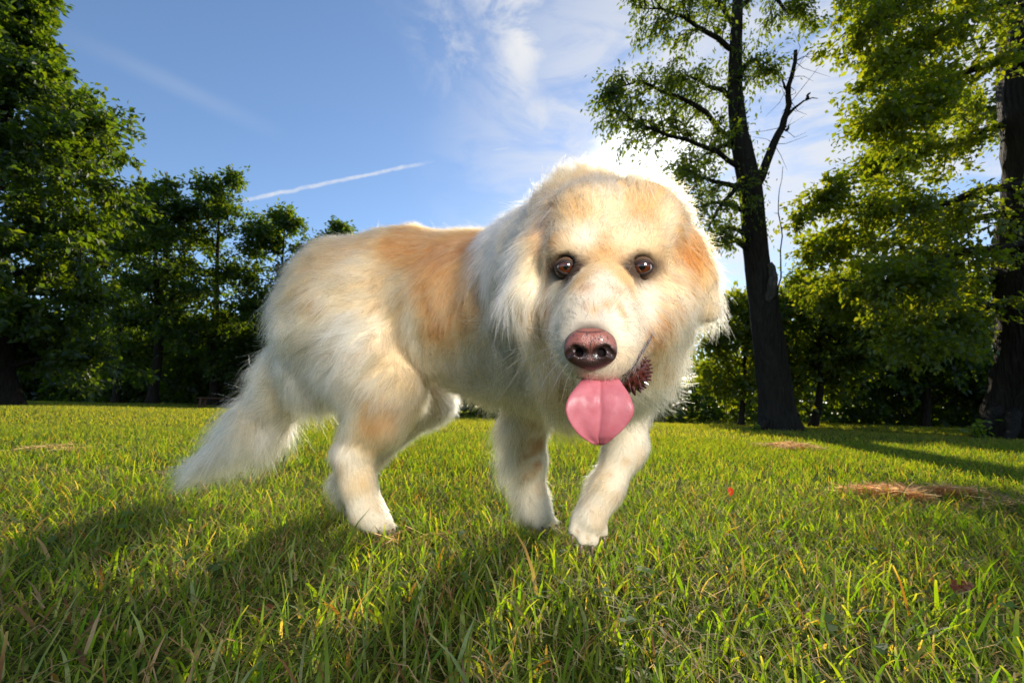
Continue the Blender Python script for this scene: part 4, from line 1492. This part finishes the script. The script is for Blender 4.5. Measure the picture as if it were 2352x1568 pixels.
no2 = N(n, 'ShaderNodeTexNoise'); no2.inputs['Scale'].default_value = 90
l.new(tcn.outputs['Object'], no2.inputs['Vector'])
mr = N(n, 'ShaderNodeMapRange'); l.new(no2.outputs[0], mr.inputs['Value']); mr.inputs['From Min'].default_value = .35; mr.inputs['From Max'].default_value = .65
mr.inputs['To Min'].default_value = .33; mr.inputs['To Max'].default_value = .75
l.new(mr.outputs[0], p.inputs['Roughness'])
link_mesh('tongue', np_mesh('tongue', np.array(V), np.array(Q)), m, dog)

# ---- lips: dark wet edge of the upper lip, running to the corner of the mouth
M_LIP = plain('lip', (.045, .022, .020), .35, .5)[0]
mb = MB()
lp = []
for px, py in ((1430, 862), (1440, 856), (1455, 838), (1468, 815), (1480, 797), (1490, 782), (1500, 765)):
    s = march(px, py)
    if s is not None:
        lp.append(Vector(s) + DIR(px, py) * .0012)
mb.tube(lp, [.0008] + [.0019] * (len(lp) - 2) + [.0005], 8)
mb.build('lip', M_LIP, dog)

# ---- claws
M_CLAW = plain('claw', (.16, .11, .075), .35, .5)[0]


def claw(p, d, L_=.014, r=.0036):
    d = d.normalized()
    mb = MB()
    dn = (d + Vector((0, 0, -.55))).normalized()
    mb.tube([p, p + d * L_ * .45, p + d * L_ * .45 + dn * L_ * .35, p + d * L_ * .45 + dn * L_ * .65], [r, r * .85, r * .5, .0003], 8)
    mb.build('claw', M_CLAW, dog)


for (a, b) in (((1316, 1226, .770), (1312, 1258, .762)), ((1336, 1247, .763), (1333, 1278, .755)), ((1361, 1249, .765), (1360, 1272, .759)), ((1386, 1228, .780), (1391, 1250, .774))):
    claw(P(*a), P(*b) - P(*a), .016)
for (a, b) in (((1245, 1209, 1.035), (1249, 1219, 1.02)), ((1261, 1209, 1.045), (1269, 1218, 1.03)), ((1274, 1203, 1.06), (1285, 1211, 1.05)),
               ((869, 1218, 1.0), (873, 1228, .985)), ((888, 1218, 1.01), (897, 1226, 1.0)), ((902, 1215, 1.02), (912, 1221, 1.01))):
    claw(P(*a), P(*b) - P(*a), .012, .0033)

# ---- whiskers
wh = []
wrng = np.random.default_rng(5)
for px, py, dx, dy, L_ in ((1300, 775, -70, -34, .055), (1296, 790, -60, 10, .05), (1305, 800, -66, 30, .05), (1300, 815, -50, 45, .045), (1310, 825, -40, 50, .04), (1316, 840, -25, 50, .035),
                           (1440, 810, 25, 40, .03), (1450, 790, 35, 25, .03), (1430, 830, 18, 40, .028), (1445, 775, 40, -5, .03)):
    s = march(px, py)
    if s is None: continue
    s = Vector(s)
    dep = -(CAM_M.inverted() @ s).z
    d = (P(px + dx, py + dy, dep - .02) - s).normalized()
    pl = []
    for k in range(7):
        t = k / 6
        pl.append(tuple(s + d * (L_ * t) + Vector((0, 0, -.010)) * t * t + Vector(wrng.normal(size=3)) * .0004))
    wh.append(pl)
wh = np.array(wh, dtype=np.float32)
hair_object('whisker_tuft', None, M_FUR, dog, wh, np.full(len(wh), .00015, np.float32), np.tile(np.array(((.85, .82, .76),), dtype=np.float32), (len(wh), 1)))

# ---- the rubber ball held in the corner of the mouth
BC = P(1435, 850, .450)
ball_root = empty('spiky_ball', BC)
tag(ball_root, 'small dark red-brown rubber ball with pointed studs held in the corner of the dog\'s mouth', 'ball')
m_ball, n, l, p = plain('wet_rubber', (.060, .013, .010), .25, .5, .2, .2)
bm = bmesh.new()
bmesh.ops.create_icosphere(bm, subdivisions=4, radius=.0225)
bme = bpy.data.meshes.new('ball_shell'); bm.to_mesh(bme); bm.free()
o = link_mesh('ball_shell', bme, m_ball); o.parent = ball_root
bm = bmesh.new()
bmesh.ops.create_cone(bm, cap_ends=True, segments=8, radius1=.0022, radius2=.0006, depth=.0052)
bmesh.ops.translate(bm, verts=bm.verts, vec=(0, 0, .0018))
sme = bpy.data.meshes.new('spike'); bm.to_mesh(sme); bm.free()
sme.materials.append(m_ball)
nsp = 150
for k in range(nsp):
    z = 1 - 2 * (k + .5) / nsp
    ph = k * 2.39996
    d = Vector((math.sqrt(1 - z * z) * math.cos(ph), math.sqrt(1 - z * z) * math.sin(ph), z))
    o = bpy.data.objects.new('spike', sme); C.objects.link(o)
    o.parent = ball_root
    o.location = d * .0225
    o.rotation_euler = d.to_track_quat('Z', 'Y').to_euler()

# ================================================================== lawn
def grass_material(name='grass_blade', through=(4.6, 4.3, .50, 1)):
    m, n, l, out = new_mat(name)
    at = N(n, 'ShaderNodeAttribute', attribute_name='tint')
    d = N(n, 'ShaderNodeBsdfDiffuse'); l.new(at.outputs['Color'], d.inputs['Color'])
    t = N(n, 'ShaderNodeBsdfTranslucent')
    hs = N(n, 'ShaderNodeMix', data_type='RGBA', blend_type='MULTIPLY'); hs.inputs[0].default_value = 1.0
    hs.inputs[7].default_value = through
    l.new(at.outputs['Color'], hs.inputs[6]); l.new(hs.outputs[2], t.inputs['Color'])
    mx = N(n, 'ShaderNodeMixShader'); mx.inputs[0].default_value = .62
    l.new(d.outputs[0], mx.inputs[1]); l.new(t.outputs[0], mx.inputs[2])
    g = N(n, 'ShaderNodeBsdfGlossy'); g.inputs['Roughness'].default_value = .55
    mx2 = N(n, 'ShaderNodeMixShader'); mx2.inputs[0].default_value = .025; l.new(mx.outputs[0], mx2.inputs[1]); l.new(g.outputs[0], mx2.inputs[2])
    l.new(mx2.outputs[0], out.inputs['Surface'])
    return m


M_GRASS = grass_material()
M_STRAW = grass_material('dry_straw', (1.9, 1.8, 1.5, 1))
TINT_G = np.array([(.062, .112, .010), (.084, .130, .010), (.046, .092, .012), (.105, .135, .014), (.074, .105, .016)])
TINT_S = np.array([(.42, .30, .15), (.34, .22, .10), (.48, .37, .21), (.22, .11, .045)])


def blades(name, x, y, h, w, lean, r_, segs, straw=.1, tint=TINT_G, z=None, curve=.6, flat=False):
    n = len(x)
    base = np.stack([x, y, ground_z(x, y) if z is None else z], 1)
    az = r_.random(n) * 2 * np.pi
    dirh = np.stack([np.cos(az), np.sin(az), np.zeros(n)], 1)
    fa = az + np.pi / 2 + r_.normal(size=n) * .5
    side = np.stack([np.cos(fa), np.sin(fa), np.zeros(n)], 1)
    lean = np.abs(lean)
    cut = r_.random(n) < .45                       # mown tips are blunt
    cols = tint[r_.integers(0, len(tint), n)] * (.7 + .6 * r_.random((n, 1)))
    st = r_.random(n) < straw
    cols[st] = np.array((.40, .38, .50) if not flat else (1, 1, 1)) * TINT_S[r_.integers(0, len(TINT_S), st.sum())] * (.7 + .6 * r_.random((st.sum(), 1)))
    V, Cl = [], []
    for k in range(segs + 1):
        t = k / segs
        a = lean * (.35 + .65 * t * curve * 2)
        c = base + dirh * (h * t * np.sin(a))[:, None] + np.array((0, 0, 1)) * (h * t * np.maximum(np.cos(a), .12 if not flat else .02))[:, None]
        ww = w * (1 - .55 * t) if k < segs else w * np.where(cut, .38, .03)
        V.append(c + side * (ww * .5)[:, None]); V.append(c - side * (ww * .5)[:, None])
        cc = cols.copy()
        tipc = np.array((.30, .24, .12))
        if k == segs:
            f = (cut * (.35 + .4 * r_.random(n)))[:, None]
            cc = cc * (1 - f) + tipc * f
        if k == 0:
            cc = cc * .65 + np.array((.12, .11, .045)) * .35
        Cl += [cc, cc]
    kv = 2 * (segs + 1)
    V = np.stack(V, 1).reshape(-1, 3)
    Cl = np.stack(Cl, 1).reshape(-1, 3)
    b = np.arange(n)[:, None] * kv
    Q = np.concatenate([b + np.array((2 * k, 2 * k + 1, 2 * k + 3, 2 * k + 2)) for k in range(segs)])
    return V, Q, Cl


def field(r_, y0, y1, dens, mx):
    """random points in a widening strip in front of the camera"""
    area = 1.25 * (y1 ** 2 - y0 ** 2) + 2 * mx * (y1 - y0)
    n = int(area * dens)
    y = []
    while len(y) < n:
        c = y0 + (y1 - y0) * r_.random(n)
        y = np.concatenate([y, c[r_.random(n) < (1.25 * c + mx) / (1.25 * y1 + mx)]]) if len(y) else c[r_.random(n) < (1.25 * c + mx) / (1.25 * y1 + mx)]
    y = y[:n]
    x = (r_.random(n) * 2 - 1) * (1.25 * y + mx)
    return x, y


def lawn(name, label, parts, mat):
    V, Q, K, off = [], [], [], 0
    for v, q, k in parts:
        V.append(v); Q.append(q + off); K.append(k); off += len(v)
    V = np.concatenate(V); K = np.concatenate(K)
    K = np.concatenate([K, np.ones((len(K), 1))], 1)
    o = link_mesh(name, np_mesh(name, V, np.concatenate(Q), {'tint': ('POINT', 'FLOAT_COLOR', K)}), mat, None, smooth=True)
    tag(o, label, 'grass', kind='stuff')
    return o


r_ = np.random.default_rng(123)


def off_dog(x, y):
    """false where a paw stands"""
    pz = np.stack([x, y, np.full(len(x), .022)], 1).astype(np.float32)
    ok = np.ones(len(x), dtype=bool)
    near = (np.abs(x) < 1.0) & (y > .6) & (y < 1.7)
    ok[near] = sdf_base(pz[near]) > -.001
    return ok


def patchy(x, y, s, seed):
    return vnoise(np.stack([x, y, x * 0], 1).astype(np.float32), s, seed)


parts = []
# foreground
x, y = field(r_, .12, 1.7, 9200 * GRASS_K, .9)
k = off_dog(x, y); x, y = x[k], y[k]
pn = patchy(x, y, 5, 1)
hh = np.clip(.044 + .014 * r_.normal(size=len(x)) + .012 * pn, .015, .085)
tall = r_.random(len(x)) < .09
hh[tall] *= 1.5
ww = np.clip(.0033 + .0018 * r_.normal(size=len(x)), .0014, .0095)
parts.append(blades('b', x, y, hh, ww, .35 + .55 * np.abs(r_.normal(size=len(x))), r_, 3, .10))
# dry clippings lying in it
x, y = field(r_, .12, 1.9, 2300 * GRASS_K, .9)
k = off_dog(x, y); x, y = x[k], y[k]
dry = [blades('s', x, y, .035 + .03 * r_.random(len(x)), .0012 + .0010 * r_.random(len(x)), 1.15 + .35 * r_.random(len(x)), r_, 2, 1.0, z=ground_z(x, y) + .002 + .022 * r_.random(len(x)), flat=True)]
lawn('dry_clippings', 'dry tan grass clippings strewn through the foreground lawn', dry, M_STRAW)
# middle distance
x, y = field(r_, 1.7, 5, 3600 * GRASS_K, .8)
pn = patchy(x, y, 3, 2)
parts.append(blades('m', x, y, np.clip(.040 + .011 * r_.normal(size=len(x)) + .012 * pn, .015, .08), .0038 + .0015 * r_.random(len(x)), .3 + .4 * np.abs(r_.normal(size=len(x))), r_, 2, .10))
near_lawn = lawn('grass', 'sunlit mown grass in the foreground, mixed with dry clippings', parts, M_GRASS)
parts = []
x, y = field(r_, 5, 13, 900 * GRASS_K, .5)
parts.append(blades('f', x, y, np.clip(.042 + .012 * r_.normal(size=len(x)), .015, .08), .007 + .004 * r_.random(len(x)), .3 + .4 * np.abs(r_.normal(size=len(x))), r_, 1, .08))
x, y = field(r_, 13, 32, 130 * GRASS_K, .5)
parts.append(blades('ff', x, y, np.clip(.045 + .012 * r_.normal(size=len(x)), .015, .08), .020 + .012 * r_.random(len(x)), .3 + .4 * np.abs(r_.normal(size=len(x))), r_, 1, .05))
far_lawn = lawn('grass', 'grass of the far lawn running up to the trees', parts, M_GRASS)

# ---- clover and broad weeds between the blades
lv = Leaves()
x, y = field(r_, .15, 3.2, 55, .6)
k = off_dog(x, y) & (patchy(x, y, 2.2, 5) > -.15); x, y = x[k], y[k]
cl_p, cl_d = [], []
VV, TT, KK, off = [], [], [], 0
for cx, cy in zip(x, y):
    hz = .018 + .030 * r_.random()
    a0 = r_.random() * 6.28
    s = .008 + .006 * r_.random()
    col = np.array((.055, .105, .030)) * (.75 + .5 * r_.random())
    for j in range(3):
        a = a0 + j * 2.094
        d = np.array((math.cos(a), math.sin(a), .25 * r_.normal()))
        sd = np.array((-math.sin(a), math.cos(a), .25 * r_.normal()))
        c = np.array((cx, cy, hz))
        for q in ((0, 0), (.35, .38), (.8, .48), (1.02, .22), (.95, 0), (1.02, -.22), (.8, -.48), (.35, -.38)):
            VV.append(c + d * s * q[0] + sd * s * q[1]); KK.append(col)
        TT += [(off, off + i, off + i + 1) for i in range(1, 7)]
        off += 8
K = np.concatenate([np.array(KK), np.ones((len(KK), 1))], 1)
o = link_mesh('clover', np_mesh('clover', np.array(VV), np.array(TT), {'tint': ('POINT', 'FLOAT_COLOR', K)}), M_GRASS)
tag(o, 'round clover leaves scattered through the foreground grass', 'clover', kind='stuff')


# ---- heaps of dry cut grass
def hay(label, px, D, wx, wy, hz, n, seed, rot=0.0):
    r_ = np.random.default_rng(seed)
    g = GROUND(px, D)
    gz = float(ground_z(np.array(g.x), np.array(g.y)))
    root = empty('hay_heap', (g.x, g.y, gz))
    tag(root, label, 'hay', 'heaps of dry mown grass')
    u = r_.normal(size=(n, 2)) * .42
    u = u[np.hypot(u[:, 0], u[:, 1]) < 1.15]
    pn = vnoise(np.stack([u[:, 0] * wx, u[:, 1] * wy * 2, u[:, 0] * 0 + seed], 1).astype(np.float32), 9, seed)
    u = u[(pn + .5 - .55 * np.hypot(u[:, 0], u[:, 1])) > r_.random(len(u)) * .5]; n = len(u)
    hill = .4 + .6 * np.clip(1 - (u ** 2).sum(1), 0, 1) ** .7 * (.75 + .35 * np.sin(u[:, 0] * 5 + seed))
    c_, s_ = math.cos(rot), math.sin(rot)
    x = g.x + (u[:, 0] * wx) * c_ - (u[:, 1] * wy) * s_
    y = g.y + (u[:, 0] * wx) * s_ + (u[:, 1] * wy) * c_
    z = gz + .012 + hz * hill * r_.random(n) ** .4
    a = r_.normal(size=n) * .95 + rot + (r_.random(n) < .3) * 1.4
    L_ = .05 + .08 * r_.random(n)
    d = np.stack([np.cos(a), np.sin(a), r_.normal(size=n) * .26 - .1 * u[:, 0]], 1)
    sd = np.stack([-np.sin(a), np.cos(a), r_.normal(size=n) * .5], 1)
    c0 = np.stack([x, y, z], 1)
    V, K = [], []
    cols = np.array((1.45, 1.4, 1.35)) * TINT_S[r_.integers(0, 3, n)] * (.75 + .5 * r_.random((n, 1)))
    for t in (-.5, 0, .5):
        c = c0 + d * (L_ * t)[:, None] + np.array((0, 0, -1)) * (L_ * .35 * t * t)[:, None]
        V += [c + sd * .0012, c - sd * .0012]; K += [cols, cols]
    V = np.stack(V, 1).reshape(-1, 3); K = np.stack(K, 1).reshape(-1, 3)
    b = np.arange(n)[:, None] * 6
    Q = np.concatenate([b + np.array((0, 1, 3, 2)), b + np.array((2, 3, 5, 4))])
    o = link_mesh('straw', np_mesh('straw', V, Q, {'tint': ('POINT', 'FLOAT_COLOR', np.concatenate([K, np.ones((len(K), 1))], 1))}), M_STRAW, root)
    o['kind'] = 'stuff'


hay('largest heap of dry tan cut grass, on the lawn below the big right tree', 2125, 1.66, .30, .17, .05, 6500, 301, -.12)
hay('small flat heap of dry cut grass in front of the half-dead tree', 1812, 4.0, .28, .34, .05, 1900, 302)
hay('thin smear of dry cut grass on the lawn left of the dog\'s tail', 150, 2.6, .42, .28, .022, 420, 303)
hay('small tuft of dry cut grass between the dog\'s hind paw and fore paw', 975, 1.02, .11, .05, .015, 110, 304)


# ---- single fallen leaves
def fallen_leaf(label, px, py, D, size, col, seed, upright=.5, az=0.0):
    p0 = P(px, py, D)
    V, T = [], []
    q = [(0, 0, 0), (.28, .22, .05), (.6, .30, .08), (.85, .16, .03), (1, 0, -.04), (.85, -.16, .03), (.6, -.30, .08), (.28, -.22, .05), (.5, 0, 0)]
    M_ = Matrix.Translation(p0) @ Matrix.Rotation(az, 4, 'Z') @ Matrix.Rotation(-upright, 4, 'Y')
    for a, b, c in q:
        V.append(tuple(M_ @ Vector((a * size, b * size, c * size))))
    T = [(8, i, (i + 1) % 8) for i in range(8)]
    st = len(V)
    for i in range(len(q)):                  # underside: the leaf has thickness
        V.append(tuple(Vector(V[i]) + (M_.to_3x3() @ Vector((0, 0, -.0006)))))
    T += [(st + 8, st + (i + 1) % 8, st + i) for i in range(8)]
    K = np.concatenate([np.tile(np.array(col), (len(V), 1)) * (.8 + .4 * np.random.default_rng(seed).random((len(V), 1))), np.ones((len(V), 1))], 1)
    me = np_mesh('fallen_leaf', np.array(V), np.array(T), {'tint': ('POINT', 'FLOAT_COLOR', K)})
    for v in me.vertices: v.co = v.co - p0
    o = link_mesh('fallen_leaf', me, M_STRAW)
    o.location = p0
    tag(o, label, 'leaf', 'fallen leaves in the grass')


fallen_leaf('bright orange dead leaf standing up in the grass right of the raised paw', 1679, 1140, 1.42, .030, (.50, .10, .012), 1, 1.2, 1.2)
fallen_leaf('long russet dead leaf lying in the grass near the lower right corner', 2195, 1362, .72, .05, (.22, .065, .025), 2, .25, .5)
fallen_leaf('narrow pinkish-brown dead leaf in the shaded grass below the hind paw', 572, 1403, .66, .038, (.30, .11, .05), 3, .12, .1)

# ---- weeds at the foot of the right-hand tree and the half-dead tree
def weed(label, px, D, h, n, seed, leaf):
    r_ = np.random.default_rng(seed)
    g = GROUND(px, D); g.z = float(ground_z(np.array(g.x), np.array(g.y)))
    root = empty('weed_plant', g)
    tag(root, label, 'weed', 'weeds at the feet of trees')
    lv, mb = Leaves(), MB()
    for k in range(n):
        d = unit_(r_.normal(size=3) * np.array((.5, .4, .2)) + np.array((0, 0, 1)))
        L_ = h * (.5 + .6 * r_.random())
        b = pos(g) + np.append(r_.normal(size=2) * h * .18, 0)
        mb.tube([b, b + d * L_ * .6, b + d * L_ + np.array((d[0], d[1], -.1)) * L_ * .3], [.004, .003, .001], 5)
        for t in np.linspace(.3, 1, 6):
            lv.add((b + d * L_ * t)[None], (r_.normal(size=3) * np.array((1, 1, .3)))[None], np.array([leaf * (.7 + .6 * r_.random())]))
    mb.build('stem', M_GRASS, root)['kind'] = 'stuff'
    lv.build('foliage', root, [(.12, .17, .03), (.09, .14, .025)], r_, width=.7)


weed('bright leafy weed against the left foot of the big right-hand trunk', 2245, 6.5, .30, 9, 401, .085)
weed('low grassy weed at the left foot of the half-dead tree', 1736, 7.4, .13, 9, 402, .06)
